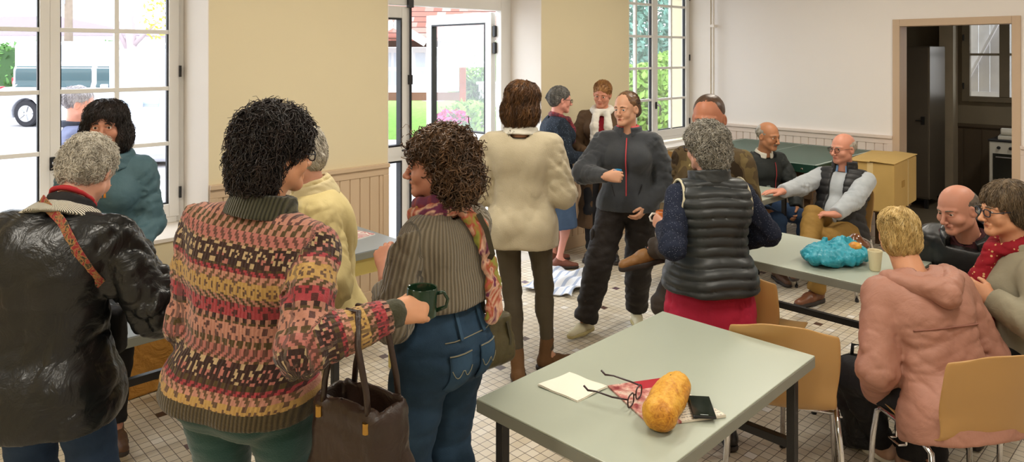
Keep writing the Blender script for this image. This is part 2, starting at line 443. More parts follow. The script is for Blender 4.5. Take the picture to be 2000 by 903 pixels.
# ---------------------------------------------------------------- windows
def win(n, a, b_, z0, z1, y, bars):
    root = thing('window_%d' % n, None, None); struct(root)
    fw = .05; m = MB()
    m.box((a, y, z0), (a+fw, y+.07, z1)); m.box((b_-fw, y, z0), (b_, y+.07, z1))
    m.box((a+fw, y, z1-fw), (b_-fw, y+.07, z1)); m.box((a+fw, y-.012, z0), (b_-fw, y+.07, z0+fw))
    m.build('window_frame', M_UPVC, root, bevel=.004)
    mid = (a+b_)/2
    for q, (l, r) in enumerate(((a+fw-.012, mid), (mid, b_-fw+.012))):
        sw = .062; zb, zt = z0+fw-.01, z1-fw+.01; m = MB()
        sl_, sr = (l+sw, r-.052) if q == 0 else (l+.052, r-sw)
        m.box((l, y-.018, zb), (sl_, y+.045, zt)); m.box((sr, y-.018, zb), (r, y+.045, zt))
        m.box((sl_, y-.018, zb), (sr, y+.045, zb+.085)); m.box((sl_, y-.018, zt-.07), (sr, y+.045, zt))
        s = m.build('sash', M_UPVC, root, bevel=.004)
        m = MB(); g = .009   # black rubber seal round the glass
        for (x0, x1, u0, u1) in ((sl_, sl_+g, zb+.085, zt-.07), (sr-g, sr, zb+.085, zt-.07), (sl_+g, sr-g, zb+.085, zb+.094), (sl_+g, sr-g, zt-.079, zt-.07)):
            m.box((x0, y+.0, u0), (x1, y+.03, u1))
        m.build('seal', M_DARKGAP, s)
        m = MB(); c = (sl_+sr)/2; bw = .0135
        m.box((c-bw, y-.008, zb+.085), (c+bw, y+.03, zt-.07))
        for zz in bars: m.box((sl_, y-.009, zz-bw), (sr, y+.031, zz+bw))
        m.build('glazing_bars', M_UPVC, s, bevel=.003)
        m = MB(); m.box((sl_, y+.010, zb+.08), (sr, y+.016, zt-.07)); m.build('pane', M_GLASS, s)
        xh = l-.004 if q == 0 else r+.004
        for hz in (z0+.16, (z0+z1)/2-.05, z1-.3):
            m = MB(); m.tube([(xh, y-.026, hz), (xh, y-.026, hz+.075)], .0085, 10); m.build('hinge', M_BLACK, s)
        if q == 1:
            hz = 1.22 if n == 1 else 1.27; hx = l+.012
            m = MB(); m.box((hx-.016, y-.028, hz-.035), (hx+.016, y-.018, hz+.045)); m.build('handle_plate', M_DARKGAP, s, bevel=.004)
            m = MB(); m.tube([(hx, y-.02, hz+.01), (hx, y-.055, hz+.012), (hx+.012, y-.068, hz-.0), (hx+.014, y-.066, hz-.06), (hx+.012, y-.06, hz-.115)], [.009, .009, .009, .0085, .007], 10)
            m.build('handle', M_METAL, s, smooth=True)
    return root
win(1, .19, 1.735, .762, 2.79, WA+.41, (1.287, 1.651, 2.023, 2.39))
win(2, 6.23, 7.745, .85, 2.84, WA+.29, (1.34, 1.71, 2.08, 2.45))

# ---------------------------------------------------------------- entrance door: narrow fixed leaf, wide leaf swung open outwards
root = struct(thing('door_1', None, None)); y = WA+.40
XL, XM, XR, ZT = 3.06, 3.60, 4.64, 2.29
m = MB(); m.box((XR, y, 0), (4.775, y+.08, 2.62)); m.box((3.081, y, ZT), (XR, y+.08, 2.62)); m.build('door_frame', M_UPVC, root, bevel=.005)
def leaf(name, L, wid, lowz=1.0):
    """leaf in its own axes: x along its width from the hinge, y thickness"""
    m = MB(); st = .085; t0, t1 = -.03, .03
    m.box((0, t0, .02), (st, t1, ZT-.01)); m.box((wid-st, t0, .02), (wid, t1, ZT-.01))
    m.box((st, t0, ZT-.11), (wid-st, t1, ZT-.01)); m.box((st, t0, .02), (wid-st, t1, .16)); m.box((st, t0, .98), (wid-st, t1, 1.10))
    o = m.build(name, M_UPVC, root, bevel=.004)
    for z0, z1 in ((.16, .98), (1.10, ZT-.11)):
        m = MB(); g = .014
        for (x0, x1, u0, u1) in ((st, st+g, z0, z1), (wid-st-g, wid-st, z0, z1), (st+g, wid-st-g, z0, z0+g), (st+g, wid-st-g, z1-g, z1)):
            m.box((x0, t0-.002, u0), (x1, t1+.002, u1))
        m.build('seal', M_DARKGAP, o)
        m = MB(); m.box((st, -.004, z0), (wid-st, .004, z1)); m.build('pane', M_GLASS, o)
    return o
lf = leaf('fixed_leaf', 0, XM-XL-.02); lf.location = (XL, y+.03, 0)
m = MB(); m.tube([(XM-XL-.03, -.05, .02), (XM-XL-.03, -.05, ZT+.06)], .011, 10); m.box((XM-XL-.055, -.062, ZT-.02), (XM-XL-.005, -.03, ZT+.05))
m.box((XM-XL-.05, -.065, 1.0), (XM-XL-.01, -.03, 1.14)); m.box((XM-XL-.045, -.06, 1.62), (XM-XL-.015, -.03, 1.70)); m.build('bolt_rod', M_BLACK, lf)
m = MB(); m.tube([(XM-XL-.03, -.06, 1.08), (XM-XL-.03, -.10, 1.08), (XM-XL-.15, -.10, 1.075)], .009, 8); m.build('handle', M_BLACK, lf)
lf = leaf('open_leaf', 0, 1.0); lf.location = (XR-.01, y+.10, 0); lf.rotation_euler = (0, 0, R(91))
for hz in (.3, 1.93, 2.09):
    m = MB(); m.tube([(XR-.005, y+.085, hz-.05), (XR-.005, y+.085, hz+.06)], .014, 10); m.box((XR-.03, y+.06, hz-.045), (XR+.02, y+.09, hz+.055)); m.build('hinge', M_BLACK, root)

# ---------------------------------------------------------------- the dark kitchen seen through the doorway
KX = 10.75; m = MB()
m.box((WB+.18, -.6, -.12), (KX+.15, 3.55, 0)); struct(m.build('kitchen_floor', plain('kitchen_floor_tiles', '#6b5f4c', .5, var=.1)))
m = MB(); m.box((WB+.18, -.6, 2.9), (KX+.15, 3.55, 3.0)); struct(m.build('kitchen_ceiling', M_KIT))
W0, W1, WZ0, WZ1 = 1.65, 2.62, 1.26, 2.55
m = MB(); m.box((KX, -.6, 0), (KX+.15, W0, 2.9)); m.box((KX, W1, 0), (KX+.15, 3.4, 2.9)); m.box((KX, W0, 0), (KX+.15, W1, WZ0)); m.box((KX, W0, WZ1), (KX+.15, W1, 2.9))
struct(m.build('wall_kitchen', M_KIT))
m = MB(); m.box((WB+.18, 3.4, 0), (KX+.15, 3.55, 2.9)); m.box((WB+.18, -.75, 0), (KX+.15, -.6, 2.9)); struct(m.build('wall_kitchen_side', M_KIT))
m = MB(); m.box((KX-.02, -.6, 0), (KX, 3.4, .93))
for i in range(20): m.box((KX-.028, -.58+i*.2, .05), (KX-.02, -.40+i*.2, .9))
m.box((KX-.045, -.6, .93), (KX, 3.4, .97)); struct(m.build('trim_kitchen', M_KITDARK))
m = MB(); m.box((KX-.25, 2.67, 0), (KX-.03, 2.83, 2.9)); struct(m.build('pillar', plain('kitchen_pillar_paint', '#b5a78f', .7, .3)))  # pale upright added for the window's lit reveal, its brightness in the colour
root = struct(thing('window_3', None, None)); m = MB(); x0 = KX-.06; x1 = KX+.01
mid = 2.15
m.box((x0, W0, WZ0), (x1, W0+.07, WZ1)); m.box((x0, W1-.09, WZ0), (x1, W1, WZ1)); m.box((x0, W0+.07, WZ0), (x1, W1-.09, WZ0+.07)); m.box((x0, W0+.07, WZ1-.07), (x1, W1-.09, WZ1))
m.box((x0-.01, mid-.055, WZ0+.07), (x1, mid+.055, WZ1-.07)); m.build('window_frame', plain('kitchen_frame_paint', '#7c715e', .5), root, bevel=.004)
m = MB(); m.box((x0+.02, W0+.07, 1.855), (x1-.01, mid-.055, 1.885)); m.box((x0+.02, mid+.055, 1.855), (x1-.01, W1-.09, 1.885)); m.build('glazing_bars', M_KIT, root)
m = MB(); m.box((x0+.035, W0+.07, WZ0+.07), (x0+.041, W1-.09, WZ1-.07)); m.build('pane', M_GLASS, root)
for hz in (1.42, 2.05):
    m = MB(); m.tube([(x0-.01, W1-.02, hz), (x0-.01, W1-.02, hz+.08)], .01, 8); m.build('hinge', M_BLACK, root)
# white batten shutter folded back outside the kitchen window
root = thing('window_shutter', 'white batten shutter standing open outside the kitchen window', 'shutter', (KX+.45, 0, 0))
M_SHUT = plain('shutter_paint', '#e9e7e8', .6)
m = MB()
for i in range(5): m.box((0, 2.16+i*.13, 1.2), (.025, 2.284+i*.13, 2.7))
m.build('boards', M_SHUT, root)
m = MB(); m.bar((-.015, 2.74, 1.36), (-.015, 2.22, 2.5), .03, .09, (1, 0, 0)); m.box((-.03, 2.16, 1.28), (0, 2.80, 1.37)); m.box((-.03, 2.16, 2.5), (0, 2.80, 2.6)); m.build('brace', M_SHUT, root)
# ================================================================ outside
GZ = .06
M_ASPH = plain('pale_asphalt', '#b9b4b4', .8, .2, var=.1, vscale=1.2, bump=.1, bscale=90)
m = MB(); m.box((-60, WAB, GZ-.2), (10.9, 70, GZ)); m.box((10.95, -20, GZ-.2), (70, 70, GZ)); struct(m.build('ground', M_ASPH))
def leaves(rg, n, c, r, size):
    u = rg.normal(size=(n, 3)); u /= np.linalg.norm(u, axis=1)[:, None]; rad = rg.uniform(.45, 1, (n, 1))**.6
    C = np.array(c)+u*rad*np.array(r); a = rg.normal(size=(n, 3)); b = rg.normal(size=(n, 3))
    a /= np.linalg.norm(a, axis=1)[:, None]; b -= a*(a*b).sum(1)[:, None]; b /= np.linalg.norm(b, axis=1)[:, None]
    s = size*rg.uniform(.6, 1.3, (n, 1))
    V = np.stack([C-a*s, C+b*s*.45, C+a*s, C-b*s*.45], 1).reshape(-1, 3)
    return V, np.arange(n*4).reshape(-1, 4)
def leafmat(name, c0, c1):
    b = NB(name); b.base(b.mix(b.noise(3.5, 4, b.obj()), lin(c0), lin(c1))); b.set(.6, .3); b.b.inputs['Subsurface Weight'].default_value = .0
    return b.m
M_LEAF = leafmat('spring_leaves', '#5e8f35', '#b4d86a'); M_LEAF2 = leafmat('hedge_leaves', '#2f5a2c', '#7fb060'); M_LEAF3 = leafmat('blue_green_needles', '#4d8378', '#9cc7b6')
M_BARK = plain('bark', '#8a7a6c', .9, .1, var=.25, vscale=8); M_YLEAF = leafmat('yellow_leaves', '#b9a832', '#e0d870')
def shrub(name, label, cat, p, r, n, size, mat, seed, group=None, stem=True):
    rg = np.random.RandomState(seed); root = thing(name, label, cat, (p[0], p[1], GZ), 0, group)
    V, Fs = leaves(rg, n, (0, 0, p[2]-GZ), r, size); mkobj('foliage', V, Fs, mat, root)
    if stem:
        m = MB()
        for i in range(4):
            a = rg.uniform(0, 6.3); m.tube([(0, 0, 0), (.1*math.cos(a), .1*math.sin(a), (p[2]-GZ)*.5), (r[0]*.5*math.cos(a), r[1]*.5*math.sin(a), p[2]-GZ)], [.05, .035, .012], 6)
        m.build('stem', M_BARK, root)
    return root
# seen through the tall window on the right
for i, (px, Y, z, r, n, sz, mt, lb) in enumerate([
    (1248, 13.0, .75, (.8, .8, .95), 6000, .085, M_LEAF, 'loose light green shrub outside behind the left leaf of the window beyond the door'),
    (1322, 16.2, .85, (1.0, 1.0, 1.1), 6500, .10, M_LEAF, 'loose light green shrub outside behind the handled leaf of the window beyond the door'),
    (1275, 26, 3.2, (2.3, 2.0, 1.9), 5500, .15, M_LEAF3, 'blue green conifer crown high outside the window beyond the door'),
    (935, 21.5, 1.2, (1.1, 1.0, 1.2), 5000, .09, M_LEAF, 'bright light green bush outside to the right of the noticeboard shelter'),
    (930, 15.6, .95, (.42, .5, .42), 1500, .07, M_LEAF2, 'small clipped darker green bush beside the post of the noticeboard shelter'),
    (915, 12.6, .62, (.8, .5, .42), 1200, .09, M_LEAF, 'low spiky plants in front of the noticeboard shelter'),
    (1990, 14.5, 1.9, (.8, 1.0, 1.3), 1800, .12, M_LEAF, 'green bush outside the far right edge of the kitchen window')]):
    p = at(px, Y, z); shrub('shrub' if i != 2 else 'conifer', lb, 'shrub' if i != 2 else 'tree', p, r, n, sz, mt, 10+i)
# clipped hedge and things beyond the car park
p0 = at(-260, 30); p1 = at(560, 30); d = (p1-p0); L = np.linalg.norm(d); ang = math.atan2(d[1], d[0])
root = thing('hedge', 'long clipped green hedge along the far side of the car park', 'hedge', ((p0+p1)/2+np.array([0, 0, GZ])), ang)
rg = np.random.RandomState(5); n = 5200
C = np.stack([rg.uniform(-L/2, L/2, n), rg.uniform(-.35, .35, n), rg.uniform(.2, 2.25, n)], 1); a = rg.normal(size=(n, 3)); b_ = rg.normal(size=(n, 3)); s_ = .16
mkobj('foliage', np.stack([C-a*s_*.6, C+b_*s_*.4, C+a*s_*.6, C-b_*s_*.4], 1).reshape(-1, 3), np.arange(n*4).reshape(-1, 4), M_LEAF2, root)
m = MB(); m.box((-L/2, -.3, 0), (L/2, .3, 2.0)); m.build('core', plain('hedge_core', '#3c5a34', .9), root)
p = at(134, 27); root = thing('utility_pole', 'grey wooden utility pole beyond the parked cars', 'pole', (p[0], p[1], GZ))
m = MB(); m.tube([(0, 0, 0), (0, 0, 5.2)], [.16, .13], 10); m.build('post', M_BARK, root, smooth=True); m = MB(); m.box((-.2, -.05, 3.7), (.1, .05, 4.1)); m.build('junction_box', plain('grey_box', '#9a98a0'), root)
p = at(252, 22); root = thing('tree', 'bare trunked tree with few yellow leaves beyond the silver car', 'tree', (p[0], p[1], GZ))
m = MB(); m.tube([(0, 0, 0), (.1, 0, 1.6), (.0, .1, 3.4), (-.15, 0, 6)], [.2, .17, .13, .06], 9); m.tube([(.05, 0, 2.0), (.5, -.3, 2.6), (1.0, -.5, 3.2)], [.09, .06, .02], 7); m.tube([(.1, 0, 1.7), (-.4, .2, 2.8), (-.6, .2, 4)], [.09, .06, .02], 7)
m.build('trunk', plain('pale_bark', '#b5a3a8', .9), root, smooth=True); rg = np.random.RandomState(3)
V, Fs = leaves(rg, 160, (.75, -.4, 2.9), (.6, .4, .7), .09); mkobj('foliage', V, Fs, M_YLEAF, root)
p = at(120, 42); root = thing('house', 'low pale house with a shallow mauve roof beyond the hedge', 'house', (p[0], p[1], GZ), R(YAW-90))
m = MB(); m.box((-7, 0, 0), (4, 6, 2.9)); m.build('walls', plain('house_render', '#e6e0dc', .8), root)
m = MB(); m.prism([(-7.6, 2.9), (-7.6, 3.05), (-3, 4.0), (.2, 4.0), (4.8, 3.05), (4.8, 2.9)], -.5, 6.5, 1); m.build('roof', plain('mauve_roof', '#a593a8', .8), root)

# ---------------------------------------------------------------- cars
def car(px, Y, rz, paint, label, Hc=1.55, L=4.3, W=1.76, hood=True, pane=None):
    pane = pane or M_CARGLASS
    p = at(px, Y, GZ); root = thing('car', label, 'car', p, rz)
    h2 = W/2
    body = [rbox((0, 0, .62), (L/2, h2, .36), .16), rbox((0, 0, .42), (L/2-.03, h2-.02, .2), .08)]
    if hood: cab = [rbox((-.28, 0, .98), (L*.36, h2-.07, Hc-.98), .24), rbox((.05, 0, .85), (L*.40, h2-.05, .25), .12)]
    else: cab = [rbox((-.1, 0, 1.0), (L*.47, h2-.04, Hc-1.0), .2)]
    fb = U(body+cab, .06); wr = .33; xs = (-L*.31, L*.31)
    def F(P):
        v = fb(P)
        for x in xs:
            q = np.sqrt((P[:, 0]-x)**2+(P[:, 2]-wr)**2)-(wr+.05); q = np.maximum(q, (h2-.24)-np.abs(P[:, 1])); v = np.maximum(v, -q)
        return v
    V, Fs = nets(F, (-L/2-.1, -h2-.1, .1), (L/2+.1, h2+.1, Hc+.1), .035); mkobj('body', V, Fs, paint, root, True)
    fc = U(cab, .06)
    zl, zh = .98, Hc-.10
    xr = (-.28-L*.36, -.28+L*.36) if hood else (-.1-L*.47, -.1+L*.47)
    mid = [xr[0]+.12, -.55, .42, xr[1]-.15]
    def G(P):     # side windows: skin of the cabin between sills and roof, split by pillars
        v = fb(P)-.006; x = P[:, 0]; side = (h2-.28)-np.abs(P[:, 1])
        z = P[:, 2]; band = np.maximum(zl-z, z-zh)
        pil = np.min([np.maximum(mid[i]+.06-x, x-mid[i+1]+.06) for i in range(3)], 0)
        return np.maximum(np.maximum(v, -(v+.03)), np.maximum(np.maximum(band, pil), side))
    for sg in (-1, 1):
        V, Fs = nets(lambda P: np.maximum(G(P), -sg*P[:, 1]), (-L/2-.1, -h2-.1, zl-.05), (L/2+.1, h2+.1, Hc+.05), .03, 1); mkobj('side_window', V, Fs, pane, root, True)
    def G2(P):
        v = fb(P)-.006; z = P[:, 2]; band = np.maximum(zl-z, z-zh); wide = np.abs(P[:, 1])-(h2-.22); en = np.minimum(P[:, 0]-(xr[0]+.14), xr[1]-.2-P[:, 0])
        return np.maximum(np.maximum(v, -(v+.03)), np.maximum(np.maximum(band, wide), en))
    for sg, nm in ((1, 'windscreen'), (-1, 'rear_window')):
        V, Fs = nets(lambda P: np.maximum(G2(P), -sg*(P[:, 0]+.2)), (-L/2-.1, -h2-.1, zl-.05), (L/2+.1, h2+.1, Hc+.05), .03, 1); mkobj(nm, V, Fs, pane, root, True)
    for x in xs:
        for sy in (-1, 1):
            y0 = sy*(h2-.12); wh = MB().lathe([(.12, -.1), (.20, -.1), (wr-.03, -.1), (wr, -.07), (wr, .07), (wr-.03, .1), (.21, .1), (.20, .085)], (x, y0, wr), 28, (0, sy, 0)).build('wheel', M_TYRE, root, smooth=False); shadesm(wh)
            m = MB()
            for k in range(5):
                a = 2*math.pi*k/5; m.bar((x+.05*math.cos(a), y0+sy*.095, wr+.05*math.sin(a)), (x+.19*math.cos(a), y0+sy*.095, wr+.19*math.sin(a)), .03, .05, (0, sy, 0))
            m.lathe([(.05, .075), (.05, .105), (.03, .11)], (x, y0, wr), 14, (0, sy, 0)); m.lathe([(.185, .08), (.205, .08), (.205, .1), (.185, .1)], (x, y0, wr), 28, (0, sy, 0)); m.build('hub', M_METAL, wh)
    for sy in (-1, 1):
        m = MB(); m.box((-L/2-.005, sy*(h2-.16)-.09, .78), (-L/2+.14, sy*(h2-.11)+.09, 1.0)); m.build('tail_light', M_TAIL, root, bevel=.02)
        m = MB(); m.box((L/2-.14, sy*(h2-.2)-.14, .66), (L/2-.005, sy*(h2-.14)+.1, .8)); m.build('head_light', M_METAL, root, bevel=.02)
        m = MB(); m.box((.72, sy*(h2+.06)-.08, .96), (.86, sy*(h2+.06)+.08, 1.08)); m.build('mirror', paint, root, bevel=.03)
    m = MB(); m.box((-L/2-.02, -h2+.1, .36), (-L/2+.1, h2-.1, .5)); m.box((L/2-.1, -h2+.1, .34), (L/2+.02, h2-.1, .48)); m.build('bumper', M_TYRE, root, bevel=.03)
    return root
M_PALEGL = plain('pale_car_glass', '#a9b6c2', .08, .6, var=.1, vscale=2); M_CARGLASS = plain('car_glass', '#2b4a50', .08, .6, var=.2, vscale=2); M_TYRE = plain('tyre_rubber', '#2c2a2e', .7, .3); M_TAIL = plain('tail_light_red', '#c2182c', .25, .5)
M_SILVER = plain('silver_paint', '#c3c3cc', .25, .5, var=.03, coat=.5); M_WHITEP = plain('white_paint', '#eeeef2', .25, .5, var=.02, coat=.5)
car(196, 18.4, R(YAW-90-6), M_SILVER, 'silver estate car parked across the left window, red tail light at its left', 1.62, 4.4)
car(190, 25.5, R(YAW-90+4), M_WHITEP, 'white van parked farthest, rising behind the silver estate car', 2.25, 4.8, 1.9, False, M_PALEGL)
car(408, 12.2, R(YAW-90+186), plain('pale_silver_paint', '#d5d5de', .25, .5, var=.03, coat=.5), 'pale silver car parked nearest the window, right behind the dark haired woman', 1.90, 4.5, 1.8, True, M_PALEGL)

# ---------------------------------------------------------------- noticeboard shelter seen through the entrance
p = at(880, 14, GZ); root = thing('notice_shelter', 'tiled roof wooden shelter with white noticeboards outside the entrance', 'shelter', p, R(YAW-90))
M_WOOD = plain('weathered_wood', '#8d6a55', .8, .2, var=.2, vscale=6); M_WOODR = plain('red_brown_post', '#a8603f', .8, .2, var=.2, vscale=6)
b = NB('roof_tiles'); q = b.sep(b.obj()); r_ = b.math('DIVIDE', q[2], .11); ro = b.math('FLOOR', r_); u_ = b.math('ADD', b.math('DIVIDE', q[0], .17), b.math('MULTIPLY', ro, .5))
cb = b.n('CombineXYZ'); b.l(ro, cb.inputs[0]); b.l(b.math('FLOOR', u_), cb.inputs[1]); wn = b.n('TexWhiteNoise'); b.l(cb.outputs[0], wn.inputs[0])
tcol = b.ramp(wn.outputs[0], [(0, lin('#8e5a4e')), (.5, lin('#a8675a')), (1, lin('#b98a80'))])
b.base(b.mix(b.math('LESS_THAN', b.math('FRACT', r_), .14), tcol, lin('#4c332d'))); b.set(.8, .2); b.bump(b.math('FRACT', r_), .6, .03); M_RTILE = b.m
m = MB(); m.add([(-4.2, -.9, 2.06), (.98, -.9, 2.06), (.98, 2.0, 3.75), (-4.2, 2.0, 3.75), (-4.2, -.9, 2.13), (.98, -.9, 2.13), (.98, 2.0, 3.82), (-4.2, 2.0, 3.82)],
    [(3, 2, 1, 0), (4, 5, 6, 7), (0, 1, 5, 4), (1, 2, 6, 5), (2, 3, 7, 6), (3, 0, 4, 7)]); m.build('roof', M_RTILE, root)
m = MB(); m.bar((-.95, -1.02, 2.38), (-.36, -1.02, 2.02), .05, .15); m.bar((-1.55, -1.02, 2.02), (-.95, -1.02, 2.38), .05, .15); m.build('barge_board', plain('barge_paint', '#e2ddd8', .6), root)
m = MB(); m.box((.18, -.06, 0), (.30, .06, 2.2)); m.build('post', M_WOODR, root); m = MB(); m.box((-1.6, -.06, 0), (-1.48, .06, 2.2)); m.build('post', M_WOODR, root)
m = MB(); m.bar((.24, 0, 1.62), (.72, 0, 2.1), .08, .08, (0, 1, 0)); m.build('brace', M_WOOD, root); m = MB(); m.box((-1.6, -.05, 1.95), (.3, .05, 2.2)); m.build('beam', plain('dark_wood', '#594238', .8), root)
m = MB(); m.box((-1.48, -.05, .9), (.24, .03, 1.06)); m.build('rail', M_WOOD, root)
for (x0, x1) in ((-1.45, -.78), (-.74, -.2), (-.13, .17)):
    m = MB(); m.box((x0, -.08, 1.08), (x1, -.02, 1.94)); bo = m.build('notice_board', plain('board_frame_white', '#e9e9ee', .5), root)
    m = MB(); rg = random.Random(int(x0*100))
    for i in range(4):
        u = x0+.06+(i % 2)*(x1-x0-.1)*.5; v = 1.2+(i//2)*.36; m.box((u, -.086, v), (u+(x1-x0)*.35, -.081, v+.28))
    m.build('notice', plain('notice_paper', '#cfd6e2', .7), bo)
p = at(835, 17, GZ); root = struct(thing('lawn_bank', None, None, p, R(YAW-90)))
V = []; Fs = []; NX, NY = 24, 14
for j in range(NY):
    for i in range(NX):
        V.append((-4+8*i/(NX-1), -2+5*j/(NY-1), .55*math.sin(min(1, j/(NY-1)*1.8)*1.57)*(1+.1*math.sin(i))-.02))
for j in range(NY-1):
    for i in range(NX-1): Fs.append((j*NX+i, j*NX+i+1, (j+1)*NX+i+1, (j+1)*NX+i))
o = mkobj('lawn', V, Fs, plain('lawn_grass', '#86b35a', .9, .1, var=.3, vscale=9, bump=.5, bscale=50, bdist=.03), root, True)
p = at(948, 15.2, GZ); root = thing('stone_block', 'low white block standing outside right of the shelter post', 'block', p, R(YAW-90)); m = MB(); m.box((-.15, 0, 0), (.5, .4, 1.16)); m.build('block', M_WHITEP, root, bevel=.02); m = MB(); m.box((-.2, -.05, 1.16), (.55, .45, 1.22)); m.build('capstone', M_WHITEP, root, bevel=.02)
p = at(882, 10.6, GZ); root = thing('flower_pot', 'pot of pink flowers outside the entrance behind the curly hair', 'flower pot', p)
shadesm(MB().lathe([(.14, 0), (.2, .45), (.22, .5), (.19, .5), (.17, .4)], (0, 0, 0), 20).build('pot', M_WOODR, root)); rg = np.random.RandomState(8)
V, Fs = leaves(rg, 420, (0, 0, .72), (.32, .32, .22), .07); mkobj('leaves', V, Fs, M_LEAF2, root); V, Fs = leaves(rg, 260, (0, 0, .84), (.28, .28, .14), .06); mkobj('flowers', V, Fs, plain('pink_petals', '#d8458e', .6), root)
# ================================================================ furniture
M_TOP = plain('grey_green_laminate', '#a9b0a2', .32, .5, var=.025, vscale=3); M_TOPEDGE = plain('grey_edge_band', '#7f8076', .5, .4, var=.03)
M_TOPB = plain('blue_grey_laminate', '#8f98a0', .3, .5, var=.03)
TH = .75
def table(label, cx, cy, ang, L, W, top=None, group='grey laminate tables', style='H', apron=None, legm=None, inset=.06):
    root = thing('table', label, 'table', (cx, cy, 0), ang, group); top = top or M_TOP
    m = MB(); m.box((-L/2, -W/2, TH-.006), (L/2, W/2, TH)); m.build('tabletop', top, root, bevel=.002)
    m = MB(); m.box((-L/2-.001, -W/2-.001, TH-.044), (L/2+.001, W/2+.001, TH-.006)); m.build('edge_band', M_TOPEDGE, root, bevel=.002)
    x, y, t = L/2-inset, W/2-inset, .0165 if style == 'H' else .03
    for sx in (-1, 1):
        for sy in (-1, 1):
            m = MB(); m.box((sx*x-t, sy*y-t, 0), (sx*x+t, sy*y+t, TH-.044)); m.build('leg', legm or M_BLACK, root, bevel=.003)
    if style == 'H':
        for sx in (-1, 1): m = MB(); m.box((sx*x-.0155, -y+t, .405), (sx*x+.0155, y-t, .437)); m.build('crossbar', M_BLACK, root, bevel=.002)
        m = MB(); m.box((-x+.0155, -.0155, .404), (x-.0155, .0155, .438)); m.build('stretcher', M_BLACK, root, bevel=.002)
    else:
        m = MB()
        for sy in (-1, 1): m.box((-x+.03, sy*y-.012, TH-.145), (x-.03, sy*y+.012, TH-.044))
        for sx in (-1, 1): m.box((sx*x-.012, -y+.03, TH-.145), (sx*x+.012, y-.03, TH-.044))
        m.build('apron', apron, root, bevel=.003)
    return root
table('grey laminate table in front, with bread, glasses, napkin and phone on it', 2.10, 1.445, .028, 1.11, .66)
table('grey laminate table holding the blue plastic bag and paper cup', 4.00, 1.76, R(90), 1.12, .70)
table('small grey table the two seated men lean towards', 5.25, 2.93, 0, 1.0, .64)
table('blue grey table behind the raincoat, with tray and handwritten sheet', 1.32, 3.46, R(1), 1.14, .70, M_TOPB)
M_YEL = plain('yellow_painted_wood', '#dcc97a', .5, .4, var=.05)
table('grey topped table with yellow legs by the wall panelling, magazine on it', 2.21, 4.01, R(90), 1.0, .60, M_TOPB, 'grey laminate tables', 'A', M_YEL, M_YEL, .05)

# ---------------------------------------------------------------- moulded plastic chairs on chrome legs
M_SHELL = plain('tan_plastic', '#b58c55', .38, .5, var=.04, vscale=4); M_CHROME = plain('chrome', '#d6d6da', .12, .5, metal=1, var=.02)
def shell_pt(u, v):
    """u across 0..1, v from seat front edge to top of the back"""
    prof = [(.225, .435), (.20, .448), (.10, .437), (-.04, .428), (-.14, .432), (-.195, .462), (-.222, .52), (-.242, .605), (-.262, .69), (-.276, .775), (-.283, .812)]
    wid = [.20, .205, .215, .215, .205, .20, .20, .21, .212, .205, .175]
    t = v*(len(prof)-1); i = min(int(t), len(prof)-2); f = t-i
    def cr(a):
        p = [a[max(i-1, 0)], a[i], a[i+1], a[min(i+2, len(a)-1)]]
        return .5*((2*p[1])+(-p[0]+p[2])*f+(2*p[0]-5*p[1]+4*p[2]-p[3])*f*f+(-p[0]+3*p[1]-3*p[2]+p[3])*f**3)
    y = cr([q[0] for q in prof]); z = cr([q[1] for q in prof]); w_ = cr(wid); x = (u-.5)*2; e = abs(x)**3
    back = min(1, max(0, (v-.45)/.2)); seat = 1-back
    z += seat*.022*abs(x)**2.2; y += back*.045*abs(x)**2
    if v > .9: z -= e*.05*(v-.9)/.1
    if v < .12: y -= e*.03*(.12-v)/.12
    return (x*w_, y, z)
def make_chair(label, x, y, rz, group='tan plastic chairs'):
    root = thing('plastic_chair', label, 'chair', (x, y, 0), rz, group)
    m = MB(); m.sheet(shell_pt, 18, 34, .007); o = m.build('seat_shell', M_SHELL, root, smooth=True); s = o.modifiers.new('sub', 'SUBSURF'); s.levels = 1; s.render_levels = 1
    for sx in (-1, 1):
        m = MB(); X = sx*.205
        m.tube([(X*1.12, .20, 0), (X*1.05, .185, .30), (X, .172, .405), (X, .14, .428), (X, .06, .430), (X, -.10, .424), (X, -.15, .405), (X*1.05, -.175, .30), (X*1.14, -.225, 0)], .0115, 10)
        m.build('side_frame', M_CHROME, root, smooth=True)
        for yy in (.20, -.225):
            m = MB(); m.tube([(X*1.135, yy, 0), (X*1.13, yy, .02)], .014, 10); m.build('leg_cap', M_BLACK, root)
    m = MB(); m.tube([(-.205, .10, .420), (.205, .10, .420)], .009, 8); m.tube([(-.205, -.10, .415), (.205, -.10, .415)], .009, 8); m.build('seat_bar', M_CHROME, root, smooth=True)
    for sx in (-1, 1): m = MB(); m.tube([(sx*.205, .05, .36), (sx*.235, .05, .36), (sx*.235, -.01, .36), (sx*.205, -.01, .36)], .004, 6); m.tube([(sx*.205, .05, .36), (sx*.205, .05, .43)], .004, 6); m.tube([(sx*.205, -.01, .36), (sx*.205, -.01, .43)], .004, 6); m.build('coupling_hook', M_CHROME, root)
    return root
FACE_S = R(-90)      # chair that looks along +x
ch = make_chair('empty tan plastic chair with its back against the front table', 2.96, 1.40, FACE_S+R(27))
def chair_copy(label, x, y, rz):
    c = copy_tree(ch); c.location = (x, y, 0); c.rotation_euler = (0, 0, rz); c['label'] = label; return c
chair_copy('tan plastic chair the woman in the pink jacket sits on', 3.19, .81, R(YAW+6-90))
chair_copy('tan plastic chair tucked in behind the woman in the red skirt', 3.50, 1.80, FACE_S+R(4))
chair_copy('tan plastic chair under the man in khaki trousers', 5.82, 2.30, R(90))
chair_copy('tan plastic chair under the moustached man in the dark jacket', 6.02, 2.98, R(YAW+196-90))
